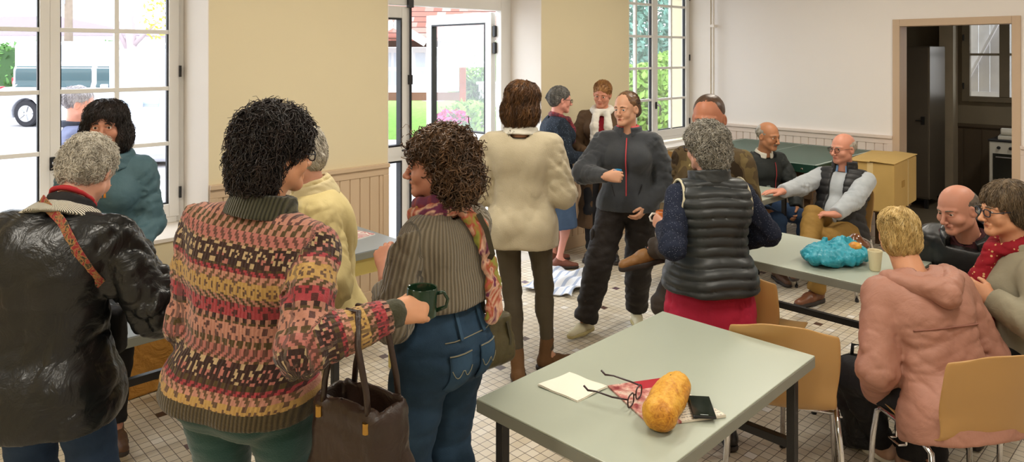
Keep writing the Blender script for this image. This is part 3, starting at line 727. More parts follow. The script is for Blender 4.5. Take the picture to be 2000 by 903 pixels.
chair_copy('tan plastic chair under the bald man in the black jacket', *at(1915, 3.86)[:2], R(YAW+128-90))
chair_copy('tan plastic chair under the woman with the red scarf', *at(2012, 3.14)[:2], R(YAW+74-90))
chair_copy('tan plastic chair against the panelling left of the green ping-pong table', 6.62, 4.20, R(180))

# ---------------------------------------------------------------- ping-pong table
root = thing('ping_pong_table', 'green ping-pong table with white lines against the right wall', 'table', (7.04, 3.40, 0))
b = NB('ping_pong_green'); q = b.sep(b.obj()); ax = b.math('ABSOLUTE', q[0]); ay = b.math('ABSOLUTE', q[1])
ln = b.math('MAXIMUM', b.math('MAXIMUM', b.math('GREATER_THAN', ax, .68), b.math('GREATER_THAN', ay, .70)), b.math('LESS_THAN', ay, .003))
b.base(b.mix(ln, lin('#1f4a3c'), lin('#c9d6cf'))); b.set(.38, .5); M_PP = b.m
M_PPE = plain('dark_green_edge', '#173a2e', .45); M_PPB = plain('brown_board', '#5f4a36', .7, .3, var=.1)
PZ = .885
m = MB(); m.box((-.70, -.72, PZ-.02), (.70, .72, PZ)); m.build('tabletop', M_PP, root)
m = MB()
for s in (-1, 1): m.box((-.705, s*.725-.012, PZ-.075), (.705, s*.725+.012, PZ+.001)); m.box((s*.705-.012, -.713, PZ-.075), (s*.705+.012, .713, PZ+.001))
fr = m.build('edge_frame', M_PPE, root, bevel=.003)
m = MB()
for i in range(5):
    for s in (-1, 1): m.lathe([(.009, 0), (.009, .004), (.004, .006)], (s*.717, -.6+.3*i, PZ-.04), 8, (s, 0, 0)); m.lathe([(.009, 0), (.009, .004), (.004, .006)], (-.6+.3*i, s*.737, PZ-.04), 8, (0, s, 0))
m.build('bolt_heads', M_CHROME, fr)
m = MB(); m.box((-.64, -.66, .56), (-.61, .66, PZ-.075)); m.box((.61, -.66, .56), (.64, .66, PZ-.075)); m.box((-.61, -.66, .62), (.61, -.63, PZ-.075)); m.box((-.61, .63, .62), (.61, .66, PZ-.075)); m.build('apron', M_PPB, root, bevel=.004)
for sx in (-1, 1):
    for sy in (-1, 1): m = MB(); m.box((sx*.58-.03, sy*.6-.03, 0), (sx*.58+.03, sy*.6+.03, PZ-.02)); m.build('leg', M_PPB, root, bevel=.004)

# ---------------------------------------------------------------- cardboard box on a stool, by the doorway
M_CARD = plain('cardboard', '#c2a264', .8, .2, var=.06, vscale=8); M_CARDS = plain('parcel_tape', '#d9c08a', .3, .5)
bx0 = (7.24, 2.43)
root = thing('stool', 'low wooden stool carrying the cardboard box', 'stool', (bx0[0], bx0[1], 0))
m = MB(); m.box((-.3, -.16, .42), (.3, .16, .45)); m.build('seat', M_PPB, root, bevel=.004)
for sx in (-1, 1):
    for sy in (-1, 1): m = MB(); m.box((sx*.26-.02, sy*.13-.02, 0), (sx*.26+.02, sy*.13+.02, .42)); m.build('leg', M_PPB, root)
root = thing('cardboard_box', 'big closed cardboard box beside the doorway, behind the man in the vest', 'box', (bx0[0], bx0[1], .45), R(4))
m = MB(); m.box((-.40, -.20, 0), (.40, .20, .44)); o = m.build('carton', M_CARD, root, bevel=.012)
m = MB(); m.add([(-.41, -.205, .442), (.41, -.205, .447), (.42, .0, .458), (-.42, .0, .452), (-.41, -.205, .447), (.41, -.205, .452), (.42, 0, .463), (-.42, 0, .457)], [(3, 2, 1, 0), (4, 5, 6, 7), (0, 1, 5, 4), (1, 2, 6, 5), (2, 3, 7, 6), (3, 0, 4, 7)])
m.add([(-.42, .0, .445), (.42, .0, .45), (.41, .205, .447), (-.41, .205, .442), (-.42, .0, .45), (.42, .0, .455), (.41, .205, .452), (-.41, .205, .447)], [(3, 2, 1, 0), (4, 5, 6, 7), (0, 1, 5, 4), (1, 2, 6, 5), (2, 3, 7, 6), (3, 0, 4, 7)]); m.build('flap', M_CARD, root)
m = MB(); m.box((-.405, -.025, .10), (-.398, .025, .44)); m.build('tape', M_CARDS, root); m = MB(); m.box((.05, -.205, .0), (.075, -.199, .44)); m.build('tape', M_CARDS, root)
m = MB(); m.box((-.15, -.203, .20), (-.05, -.1995, .26)); m.build('printed_mark', plain('brown_print', '#a8843f', .8), root)

# ---------------------------------------------------------------- kitchen: metal locker, stove with papers
M_LOCK = plain('grey_brown_locker', '#6a6154', .28, .5, metal=.35, var=.08, vscale=4)
root = thing('metal_locker', 'tall brown metal locker standing in the dark kitchen doorway', 'locker', (9.57, 2.68, 0))
m = MB(); m.box((0, 0, .12), (.62, .52, 1.97)); m.build('body', M_LOCK, root, bevel=.008)
m = MB(); m.box((-.014, .012, .14), (0, .508, 1.95)); d = m.build('door', M_LOCK, root, bevel=.004)
m = MB(); m.box((-.03, .05, 1.02), (-.014, .09, 1.12)); m.tube([(-.03, .07, 1.07), (-.055, .07, 1.07), (-.055, .14, 1.07)], .008, 8); m.build('handle', M_BLACK, d)
for sx in (.05, .57):
    for sy in (.05, .47): m = MB(); m.box((sx-.02, sy-.02, 0), (sx+.02, sy+.02, .12)); m.build('foot', M_BLACK, root)
root = thing('stove', 'small white stove against the far kitchen wall', 'stove', (10.15, 1.92, 0))
M_ENAM = plain('white_enamel', '#d8d4c8', .3, .5, var=.03)
m = MB(); m.box((0, -.28, .05), (.5, .28, .82)); m.build('body', M_ENAM, root, bevel=.012)
m = MB(); m.box((-.012, -.24, .15), (0, .24, .68)); d = m.build('oven_door', plain('dark_oven_glass', '#22241e', .15, .5), root, bevel=.004)
m = MB(); m.tube([(-.012, -.2, .64), (-.045, -.2, .64), (-.045, .2, .64), (-.012, .2, .64)], .009, 8); m.build('handle', M_CHROME, d)
for i in range(4): m = MB(); m.lathe([(.02, 0), (.018, .02), (.01, .024)], (0, -.18+.12*i, .75), 12, (-1, 0, 0)); m.build('knob', M_BLACK, root)
m = MB(); m.box((-.01, -.29, .82), (.51, .29, .845)); m.build('hob', M_BLACK, root, bevel=.005)
root = thing('paper_stack', 'white paper bundle lying on the kitchen stove', 'paper', (10.36, 1.92, .845), R(8))
m = MB(); m.box((-.15, -.22, 0), (.15, .22, .04)); m.build('sheets', M_ENAM, root, bevel=.006); m = MB(); m.lathe([(.035, -.2), (.045, -.19), (.045, .19), (.035, .2)], (0, 0, .085), 14, (0, 1, 0)); m.build('roll', M_ENAM, root)

# ---------------------------------------------------------------- ceiling lamps (above the frame)
M_TUBE = emis('lamp_diffuser', '#ffe6b8', 1.2)
for i, (tx, ty) in enumerate(TUBES):
    root = thing('ceiling_light', 'white strip light fixed to the ceiling', 'ceiling light', (tx, ty, CEIL-.10), 0, 'ceiling strip lights')
    m = MB(); m.box((-.68, -.13, .03), (.68, .13, .10)); m.build('housing', M_ENAM, root, bevel=.01); m = MB(); m.box((-.66, -.11, 0), (.66, .11, .03)); m.build('diffuser', M_TUBE, root, bevel=.01)
# ================================================================ people
def rx(a): c, s = math.cos(a), math.sin(a); return np.array([[1, 0, 0], [0, c, -s], [0, s, c]])
def ry(a): c, s = math.cos(a), math.sin(a); return np.array([[c, 0, s], [0, 1, 0], [-s, 0, c]])
def rz(a): c, s = math.cos(a), math.sin(a); return np.array([[c, -s, 0], [s, c, 0], [0, 0, 1]])
def nrm(v): v = np.asarray(v, float); return v/(np.linalg.norm(v)+1e-9)
def skin(name, hexc, red=.12):
    if name in MATS: return MATS[name]
    b = NB(name); c = lin(hexc) if isinstance(hexc, str) else (hexc[0]*1.12, hexc[1]*.78, hexc[2]*.8); v = b.obj(); n1 = b.noise(14, 4, v)
    b.base(b.mix(n1, shade(c, .86), (min(1, c[0]*1.1), c[1]*1.02, c[2]*.98))); b.set(.5, .4); b.b.inputs['Subsurface Weight'].default_value = .06
    b.b.inputs['Subsurface Radius'].default_value = (.012, .004, .002); b.bump(b.noise(260, 2, v), .08, .001); return b.m
def hairmat(name, c0, c1, c2=None):
    if name in MATS: return MATS[name]
    b = NB(name); v = b.n('Mapping'); v.inputs['Scale'].default_value = (1, 1, .35); b.l(b.obj(), v.inputs[0])
    n = b.noise(38, 4, v.outputs[0], .7); b.base(b.ramp(n, [(.3, lin(c0)), (.55, lin(c1)), (.75, lin(c2 or c1))])); b.set(.42, .5); b.b.inputs['Anisotropic'].default_value = .3
    return b.m
M_SCL = plain('eye_white', '#e6dfd6', .15, .5, var=0); M_PUP = plain('pupil', '#14100e', .1, .5, var=0)
M_IRB = plain('iris_brown', '#4a3220', .1, .5, var=0); M_IRG = plain('iris_grey_blue', '#5f7078', .1, .5, var=0)
M_LENS = glass('spectacle_lens', (1, 1, 1), .03)
CURL = {'relax': (22, 28, 16), 'grip': (48, 58, 32), 'soft': (35, 45, 25), 'fist': (68, 85, 55), 'flat': (8, 10, 5), 'pinch': (58, 40, 20)}
def hand_prims(O, X, Y, Z, sg, s, pose):
    """O wrist, X across, Y towards the fingers, Z back of the hand; sg +1 when the thumb is on +X"""
    def P(x, y, z): return O+s*(X*x*sg+Y*y+Z*z)
    M = np.stack([X, Y, Z], 1); pr = [ell(P(.002, .05, .0), np.array((.041, .052, .0165))*s, M, k=.012), cone(P(0, -.03, 0), P(0, .02, 0), .026*s, .029*s, (Z, .72), k=.02)]
    c = CURL[pose]
    for i, (x, L) in enumerate(((.030, .070), (.0095, .079), (-.0115, .073), (-.031, .057))):
        p = P(x, .086-.004*abs(i-1), .001); pr.append(cone(P(x*.55, .02, .001), p, .0125*s, .0108*s, k=.012))
        a = 0; d = nrm(Y+X*sg*x*1.6); r = .0098*s*(1-.06*(i == 3))
        for j, (f, r1) in enumerate(((.44, .93), (.32, .86), (.26, .74))):
            a += R(c[j]*(1+.08*i)); q = p+(d*math.cos(a)-Z*math.sin(a))*L*f*s
            pr.append(cone(p, q, r, r*r1/(.99 if j else 1), k=.0035)); p = q; r = r*r1
    tb = {'flat': ((.027, .018, -.004), (.05, .045, -.008), (.064, .074, -.012), (.07, .097, -.014)),
          'relax': ((.027, .018, -.005), (.047, .046, -.016), (.053, .076, -.026), (.052, .098, -.034))}.get(pose, ((.026, .018, -.008), (.045, .044, -.032), (.040, .072, -.054), (.026, .092, -.064)))
    for j in range(3): pr.append(cone(P(*tb[j]), P(*tb[j+1]), (.0155, .0118, .0102)[j]*s, (.0118, .0102, .0082)[j]*s, k=.012 if j == 0 else .004))
    return pr
class Fig:
    def __init__(f, label, pos, face, h=1.7, fem=True, w=1.0, dep=1.0, lean=0, side=0, twist=0, hunch=0, head=(0, 0, 0), pel=None, arms=None, legs=None,
                 skinc=('skin_fair', '#d9a78a'), res=1.0, bust=None, belly=0, face_p=None, foot_deg=(12, 12), hs=1.0, pely=0, group=None, eyes='b', gaze=(0, 0), neck=1.0, ears=True):
        f.pos = np.array([pos[0], pos[1], 0.]); f.R = rz(R(YAW+face-90)); f.k = k = h/1.7; f.w = w; f.fem = fem; f.res = res; f.label = label; f.face = face
        f.pel = np.array([0, pely, pel if pel is not None else .94*k]); f.Rt = rz(R(twist))@ry(R(side))@rx(-R(lean)); f.R2 = f.Rt@rx(-R(hunch))
        f.Rh = rz(R(head[0]))@rx(-R(head[1]))@ry(R(head[2])); f.hs = hs*(k**.5)*(.97 if fem else 1.02); f.bust = fem if bust is None else bust
        f.N = f.T(0, -.015, .50); f.C = f.N+k*(.5*(f.R2@np.array([0, .025, .138]))+.5*(f.Rh@np.array([0, .03, .138])))
        f.belly = belly; f.dep = dep; f.fp = dict(jw=1.0, nose=1.0, cheek=1.0, chin=1.0, brow=1.0, smile=0.0); f.fp.update(face_p or {})
        f.S = {}; f.E = {}; f.W = {}; f.hd = {}; f.H = {}; f.K = {}; f.A = {}; f.toe = {}
        arms = arms or {}; legs = legs or {}
        for s, sg in (('r', 1), ('l', -1)):
            S = f.T(sg*.158*w, -.012, .396); a = arms.get(s, {})
            if 'to' in a: W = f.L(a['to'])
            else: W = S+f.Rt@(np.array(a.get('off', (sg*.07, .05, -.50)))*k)
            E, W = f.ik(S, W, .285*k, .255*k, np.array(a.get('pole', (sg*.45, -1, -.5))))
            f.S[s], f.E[s], f.W[s] = S, E, W
            fd = nrm(f.Lv(a['fd'])) if 'fd' in a else nrm(W-E); pn = f.Lv(a['pn']) if 'pn' in a else np.array([-sg, 0, 0.])
            if 'fdl' in a: fd = nrm(a['fdl'])
            if 'pnl' in a: pn = np.array(a['pnl'], float)
            Z = -(pn-fd*(pn@fd)); Z = nrm(Z); X = np.cross(fd, Z); f.hd[s] = (W, X, fd, Z, -sg, a.get('pose', 'relax'), a.get('show', True))
            l = legs.get(s, {}); H = f.pel+rz(R(twist*.3))@(np.array([sg*.088*w, 0, -.02])*k)
            A = f.L(l['to']) if 'to' in l else np.array(l.get('at', (sg*.11, 0, .085)), float)*np.array([k, k, 1])
            if 'toz' in l: A[2] = l['toz']
            K, A = f.ik(H, A, .43*k, .42*k, np.array(l.get('pole', (sg*.12, 1, 0))))
            f.H[s], f.K[s], f.A[s] = H, K, A
            td = l.get('toe'); f.toe[s] = nrm(f.Lv(td)) if td is not None else nrm(np.array([sg*math.sin(R(foot_deg[0])), math.cos(R(foot_deg[0])), 0]))
        f.skinm = skin(*skinc); f.mat_lip = skin(skinc[0]+'_lips', shade(lin(skinc[1]), .72)); f.eyec = M_IRB if eyes == 'b' else M_IRG; f.gaze = gaze; f.neckw = neck; f.ears = ears
        f.body(arms)
    def T(f, x, y, z):
        v = np.array([x, y, z], float)
        if z <= .30: return f.pel+f.Rt@(v*f.k)
        return f.pel+f.Rt@(np.array([0, 0, .30])*f.k)+f.R2@(np.array([x, y, z-.30])*f.k)
    def Hd(f, x, y, z): return f.C+f.Rh@(np.array([x, y, z])*f.hs)
    def L(f, p): return f.R.T@(np.asarray(p, float)-f.pos)
    def Lv(f, v): return f.R.T@np.asarray(v, float)
    def Wd(f, p): return f.R@np.asarray(p, float)+f.pos
    @staticmethod
    def ik(S, W, l1, l2, pole):
        d = W-S; D = np.linalg.norm(d); D2 = min(D, (l1+l2)*.995); W = S+d/D*D2 if D > D2 else W; D = min(D, D2)
        u = d/np.linalg.norm(d); a = (l1*l1-l2*l2+D*D)/(2*D); hh = math.sqrt(max(l1*l1-a*a, 1e-6)); p = np.asarray(pole, float); p = p-u*(p@u); p = nrm(p)
        return S+u*a+p*hh, W
    # ---- fields
    def p_torso(f, t=0):
        w, k, F2 = f.w, f.k, f.Rt[:, 1]; G = f.R2[:, 1]; d = f.dep; X = f.Rt[:, 0]
        pr = [cone(f.T(-.05*w, -.012, -.03), f.T(.05*w, -.012, -.03), .112*w*k+t, sq=(F2, .92*d)),
              cone(f.T(-.035*w, 0, .08), f.T(.035*w, 0, .08), .105*w*k+t, sq=(F2, .84*d)),
              cone(f.T(-.035*w, .0, .18), f.T(.035*w, 0, .18), .10*w*k+t, sq=(F2, .86*d)),
              cone(f.T(-.05*w, .0, .30), f.T(.05*w, 0, .30), .105*w*k+t, sq=(F2, .90*d)),
              cone(f.T(-.075*w, -.015, .365), f.T(.075*w, -.015, .365), .078*w*k+t, sq=(G, .95*d)),
              cone(f.T(-.128*w, -.014, .390), f.T(.128*w, -.014, .390), .046*k+t, sq=(G, .95*d))]
        for sg in (-1, 1): pr.append(cone(f.T(sg*.115*w, -.018, .400), f.T(sg*.02, -.022, .488), .036*k+t, .040*k+t))
        if f.bust:
            for sg in (-1, 1): pr.append(ell(f.T(sg*.07*w, .075*d, .30), (.062*k+t,)*3))
        if f.belly: pr.append(ell(f.T(0, .05*d, .08), (.13*w*k+t, (.09+f.belly)*k+t, .13*k+t)))
        return pr
    def p_arm(f, s, t=0, fr=1.0, wide=1.0, t2=None):
        S, E, W = f.S[s], f.E[s], f.W[s]; k = f.k*(1 if f.fem else 1.1); t2 = t if t2 is None else t2; We = E+(W-E)*fr
        return [cone(S, E, .050*k*(1+(wide-1)*.25)+t, .040*k*wide+t), cone(E, We, .039*k*wide+t, (.039+(.026-.039)*fr)*k*wide+t2)]
    def p_leg(f, s, t=0, fr=1.0, tk=None, ta=None, thigh=1.0):
        H, K, A = f.H[s], f.K[s], f.A[s]; k = f.k; tk = t if tk is None else tk; ta = t if ta is None else ta; Ae = K+(A-K)*fr
        return [cone(H, K, .080*k*f.w*thigh+t, .052*k+tk), cone(K, Ae, .051*k+tk, .034*k+ta), ell(K+(A-K)*.3-0.012*nrm(f.toe[s]), (.048*k+ta*.8, .050*k+ta*.8, .10*k))]
    def p_head(f):
        P = f.Hd; s = f.hs; q = f.fp; Rm = f.Rh; jw = q['jw']; pr = []
        E = lambda c, r, k=.02, M=None: pr.append(ell(P(*c), np.array(r)*s, Rm if M is None else Rm@M, k=k))
        C = lambda a, b, ra, rb=None, k=.02: pr.append(cone(P(*a), P(*b), ra*s, (ra if rb is None else rb)*s, k=k))
        E((0, -.014, .040), (.075, .094, .079)); E((0, .020, -.015), (.064*jw, .066, .085), .03)
        for sg in (-1, 1):
            C((sg*.046*jw, .008, -.058), (sg*.014, .066, -.092*q['chin']), .024, .018, .025)
            E((sg*.040*jw, .058, -.032), (.024*q['cheek'], .020*q['cheek'], .024), .02)
            C((sg*.012, .083, .021), (sg*.048, .066, .019), .0085*q['brow'], .006, .014)
            E((sg*.031, .070, .001), (.0165, .0155, .0148), .008)
        E((0, .068, -.094*q['chin']), (.018, .016, .015), .02)
        n = q['nose']; C((0, .084, .014), (0, .094+.012*n, -.026*n), .007, .0095, .012); E((0, .096+.013*n, -.030*n), (.0105, .0105, .0095), .008)
        for sg in (-1, 1): E((sg*.0105, .092+.006*n, -.033*n), (.0085, .010, .0075), .006)
        sm = q['smile']; C((-.019-.3*sm, .079, -.0605+sm), (0, .0885, -.0585), .0062, .0068, .007); C((.019+.3*sm, .079, -.0605+sm), (0, .0885, -.0585), .0062, .0068, .007)
        C((-.015, .080, -.0715), (.015, .080, -.0715), .0075, .0075, .007)
        if f.ears:
            for sg in (-1, 1): E((sg*.077, -.010, -.006), (.009, .019, .031), .006, rz(sg*.45)@rx(-.2)); 
        pr.append(cone(f.N-f.R2@np.array([0, 0, .045])*f.k, P(0, -.022, -.05), .060*f.neckw*f.k, .053*f.neckw*f.k, k=.03))
        return pr
    def body(f, arms):
        V, Fq, mi = [], [], []; n = 0
        def push(v, q, m=0):
            nonlocal n
            V.append(v); Fq.append(q+n); mi.append(np.full(len(q), m) if np.isscalar(m) else m); n += len(v)
        # head and neck
        pr = f.p_head(); base = U(pr, .02); sl_ = [ell(f.Hd(sg*.031, .088, .0015), np.array((.0135, .022, .0058 if f.fem else .0050))*f.hs, f.Rh) for sg in (-1, 1)]
        ml = cone(f.Hd(-.022, .094, -.0655), f.Hd(.022, .094, -.0655), .0022*f.hs); ear = [ell(f.Hd(sg*.087, -.004, -.004), np.array((.009, .010, .019))*f.hs, f.Rh@rz(sg*.45)) for sg in (-1, 1)] if f.ears else []
        cutp = f.N-f.R2@np.array([0, 0, .05])*f.k; cn = f.R2[:, 2].astype(np.float32)
        def F(P):
            v = base(P)
            for e in sl_: v = smax(v, -e.f(P), .003)
            for e in ear: v = smax(v, -e.f(P), .004)
            v = smax(v, -ml.f(P), .004); return np.maximum(v, -((P-A3(cutp))@cn))
        lo, hi = bounds(pr, .01); v, q = nets(F, lo, hi, .0036*f.res)
        c = v[q].mean(1); hl = (c-f.C)@f.Rh/f.hs
        lip = (np.abs(hl[:, 0]) < .021-np.abs(hl[:, 2]+.0655)*1.3) & (hl[:, 1] > .077) & (np.abs(hl[:, 2]+.0655) < .0092)
        push(v, q, lip.astype(int))
        # hands
        for s in 'rl':
            W, X, Y, Z, sg, pose, show = f.hd[s]
            if not show: continue
            hp = hand_prims(W, X, Y, Z, sg, (.93 if f.fem else 1.04)*f.k, pose); hp.append(cone(W+(f.E[s]-W)*.25, W, .031*f.k, .025*f.k, k=.015))
            lo, hi = bounds(hp, .006); v, q = nets(U(hp, .004), lo, hi, .0034*min(f.res, 1.5)); push(v, q)
        # trunk and limbs under the clothes
        pr = f.p_torso(-.018)
        for s in 'rl': pr += f.p_arm(s, -.013)+f.p_leg(s, -.006); pr.append(cone(f.A[s], f.A[s]+f.toe[s]*.10-np.array([0, 0, .045]), .022, .014))
        lo, hi = bounds(pr, .02); v, q = nets(U(pr, .03), lo, hi, .016); push(v, q)
        f.o = mkobj('person', np.concatenate(V), np.concatenate(Fq), [f.skinm, f.mat_lip], None, True, matidx=np.concatenate(mi))
        f.o.location = f.pos; f.o.rotation_euler = (0, 0, R(YAW+f.face-90)); tag(f.o, f.label, 'person')
        # eyes
        for sg in (-1, 1):
            g = f.Rh@nrm((math.sin(R(f.gaze[0])), 1, -math.sin(R(f.gaze[1])))); r = .0132*f.hs; prof = [(max(1e-4, math.sin(a)*r), math.cos(a)*r) for a in [R(x) for x in (0.5, 10, 12, 27, 29, 50, 75, 100, 130, 179)]]
            prof = prof[::-1]; m = MB().lathe(prof, f.Hd(sg*.031, .0715, .0015), 18, g); o = m.build('eye', M_SCL, f.o, True); o.data.materials.append(f.eyec); o.data.materials.append(M_PUP)
            idx = []
            for i in range(len(prof)-1): idx += [2 if prof[i+1][1] > r*math.cos(R(11.5)) or prof[i][1] > r*math.cos(R(11)) else 1 if prof[i][1] > r*math.cos(R(30)) else 0]*18
            idx += [0, 2]; o.data.polygons.foreach_set('material_index', np.array(idx, dtype=np.int32))
    # ---- garments
    def fab(f, V, sleeves=True):
        """cloth coordinates: x round the body, y height (runs on down the sleeves), z 1 on sleeves"""
        q = (V-f.pel)@f.Rt; u = q[:, 0]*1.1 if getattr(f, 'planar', False) else np.arctan2(q[:, 0], -q[:, 1])*.155; v = q[:, 2].copy(); zz = np.zeros(len(V))
        if sleeves:
            dt = U(f.p_torso(0), .03)(V.astype(np.float32))
            for s in 'rl':
                S, E, W = f.S[s], f.E[s], f.W[s]; pa = U(f.p_arm(s, 0), .01)(V.astype(np.float32)); m = pa < dt-.012
                def along(a, b): d = b-a; L = np.linalg.norm(d); t = ((V-a)@d)/L; return t, L, np.linalg.norm(V-a-np.clip(t, 0, L)[:, None]*d/L, axis=1)
                t1, L1, d1 = along(S, E); t2, L2, d2 = along(E, W); use2 = (d2 < d1)
                al = np.where(use2, L1+t2, t1); sv = (S-f.pel)@f.Rt[:, 2]-al*.98
                ax = nrm(E-S); ref = nrm(np.cross(ax, f.Rt[:, 1])); r2 = np.cross(ax, ref); rel = V-S
                a2 = nrm(W-E); r3 = nrm(np.cross(a2, f.Rt[:, 1])) if abs(a2@f.Rt[:, 1]) < .9 else nrm(np.cross(a2, f.Rt[:, 2])); r4 = np.cross(a2, r3); re = V-E
                ua = np.where(use2, np.arctan2(re@r3, -(re@r4)), np.arctan2(rel@ref, -(rel@r2)))*.055
                u = np.where(m, ua, u); v = np.where(m, sv, v); zz = np.where(m, 1, zz)
        return np.stack([u, v, zz], 1)
    def zt(f, P): return ((P-A3(f.pel))@f.Rt[:, 2].astype(np.float32))/f.k
    def add(f, name, F, lo, hi, h, mat, label=None, fab=False, parent=None):
        V, Fs = nets(F, lo, hi, h)
        if len(V) == 0: return None
        return mkobj(name, V, Fs, mat, parent or f.o, True, attrs={'fab': f.fab(V)} if fab else None, label=label)
    def top(f, name, mat, th=.012, hem=-.06, sleeve=.97, flare=0, neck=.482, h=.011, amp=.006, freq=22, seed=1, wide=1.0, cuff=None, extra=None, label=None, puff=0, ncut=.072, drape=(1, 1, .35), sleevef=1.5, sdrape=(1, 1, 1)):
        """jumper, jacket, coat or vest: sleeve=0 leaves it sleeveless"""
        pr = f.p_torso(th)
        if hem < -.05:
            n = 3; w = f.w
            for i in range(1, n+1):
                z = -.03+(hem+.03)*i/n; fl = flare*i/n
                pr.append(cone(f.T(-.05*w, -.008, z), f.T(.05*w, -.008, z), .108*w*f.k+th+fl, sq=(f.Rt[:, 1], .92*f.dep), k=.05))
        if hem < -.05 and f.pel[2] > .8:
            for sg in (-1, 1): pr.append(ell(f.T(sg*.062, -.070, -.055), (.075*f.k*f.w+th, .068*f.k*f.w+th, .085*f.k)))
        if extra: pr += extra
        ft = U(pr, .035); nz = folds(seed, freq, amp, drape) if amp else None; hw = folds(seed+7, 14, .006)
        arms = []
        if sleeve:
            for s in 'rl':
                ap = f.p_arm(s, th*.9, sleeve, wide, t2=(th*.9 if cuff is None else cuff)); We = f.E[s]+(f.W[s]-f.E[s])*sleeve; d = nrm(f.W[s]-f.E[s])
                arms.append((U(ap, .02), A3(We), A3(d), folds(seed+3+(s == 'l'), freq*1.7, amp*1.0, sdrape), A3(f.E[s]), A3(nrm(f.E[s]-f.S[s]))))
                pr = pr+ap
        ncp = f.T(0, .0, neck); up = f.R2[:, 2].astype(np.float32); Nk = A3(f.N); Rr = ncut*f.k
        if not sleeve:
            hol = [ell(f.S[s]+nrm(f.S[s]-f.T(0, 0, .408))*.045, (.085, .10, .10)) for s in 'rl']
        def F(P):
            v = ft(P); zt = f.zt(P)
            if nz is not None: v = v+nz(P)*np.clip((.43-zt)/.2, .3, 1)
            if puff: v = v-.011*np.abs(np.sin((zt+.5+.010*np.sin(P[:, 0]*14+P[:, 1]*9))*math.pi/puff))**.55+.006
            v = smax(v, (hem-zt+hw(P))*f.k, .008)
            if not sleeve:
                for e in hol: v = smax(v, -e.f(P), .012)
            for (fa, We, d, na, E_, du) in arms:
                a = fa(P); x = (P-E_)@d
                a = a+na(P)*sleevef*np.clip(1.2-np.abs(x)/.25, .4, 1)+.004*np.sin(x*85+6*np.sin((P-E_)@A3([9., 7, 5])))*np.exp(-(x/.07)**2)
                if cuff is not None: pass
                a = smax(a, (P-We)@d, .006); v = smin(v, a, .022)
            v = smax(v, (P-A3(ncp))@up-.0, .015)
            rel = P-Nk; ax = rel@up; rd = np.sqrt(np.maximum((rel*rel).sum(1)-ax*ax, 0)); v = smax(v, np.minimum(Rr-rd+.0, ax+.055) if ncut else v, .006) if ncut else v
            return v
        lo, hi = bounds(pr, .03+amp)
        if hem < -.05: lo[2] = min(lo[2], (f.pel+f.Rt[:, 2]*hem*f.k)[2]-.06)
        return f.add(name, F, lo, hi, h, mat, label, True)
    def trousers(f, name, mat, th=.010, fr=.98, tk=None, ta=None, h=.013, amp=.005, seed=5, waist=.10, thigh=1.0, label=None, freq=26):
        legs = []; pr = [cone(f.T(-.05*f.w, -.014, -.03), f.T(.05*f.w, -.014, -.03), .113*f.w*f.k+th, sq=(f.Rt[:, 1], .95*f.dep)), cone(f.T(-.035*f.w, 0, .08), f.T(.035*f.w, 0, .08), .105*f.w*f.k+th, sq=(f.Rt[:, 1], .86*f.dep))]
        if f.pel[2] > .8:
            for sg in (-1, 1): pr.append(ell(f.T(sg*.062, -.072, -.055), (.072*f.k*f.w+th*.5, .065*f.k*f.w+th*.5, .075*f.k)))
        ph = U(pr, .03); nz = folds(seed, freq, amp, (1, 1, 1.3)); al = list(pr)
        for s in 'rl':
            lp = f.p_leg(s, th, fr, tk, ta, thigh); Ae = f.K[s]+(f.A[s]-f.K[s])*fr; legs.append((U(lp, .03), A3(Ae), A3(nrm(f.A[s]-f.K[s])), A3(f.K[s]))); al += lp
        def F(P):
            v = ph(P); v = np.maximum(v, (f.zt(P)-waist)*f.k)
            for fl, Ae, d, K in legs:
                a = fl(P); x = (P-Ae)@d; a = a+.0045*np.sin(x*70)*np.exp(-((x+.04)/.09)**2)*(1 if (ta or th) > .004 else .3)
                a = smax(a, x, .006); v = smin(v, a, .018)
            return v+nz(P)
        lo, hi = bounds(al, .03); return f.add(name, F, lo, hi, h, mat, label, True)
    def skirt(f, name, mat, top=.08, hem=-.45, r0=.0, r1=.04, th=.018, h=.012, amp=.010, seed=3, label=None, freq=26):
        w = f.w; pr = [cone(f.T(-.05*w, -.01, -.03), f.T(.05*w, -.01, -.03), .114*w*f.k+th, sq=(f.Rt[:, 1], .95)), cone(f.T(-.035*w, 0, .08), f.T(.035*w, 0, .08), .105*w*f.k+th, sq=(f.Rt[:, 1], .86))]
        for i in range(1, 5):
            z = -.03+(hem+.03)*i/4; pr.append(cone(f.T(-.05*w, 0, z), f.T(.05*w, 0, z), .112*w*f.k+th+r0+r1*i/4, sq=(f.Rt[:, 1], .92)))
        ff = U(pr, .06); nz = folds(seed, freq, amp, (1, 1, .12))
        def F(P):
            z = f.zt(P); return smax(smax(ff(P)+nz(P)*np.clip((.06-z)/.2, 0, 1), (hem-z)*f.k, .006), (z-top)*f.k, .006)
        lo, hi = bounds(pr, .04); return f.add(name, F, lo, hi, h, mat, label, True)
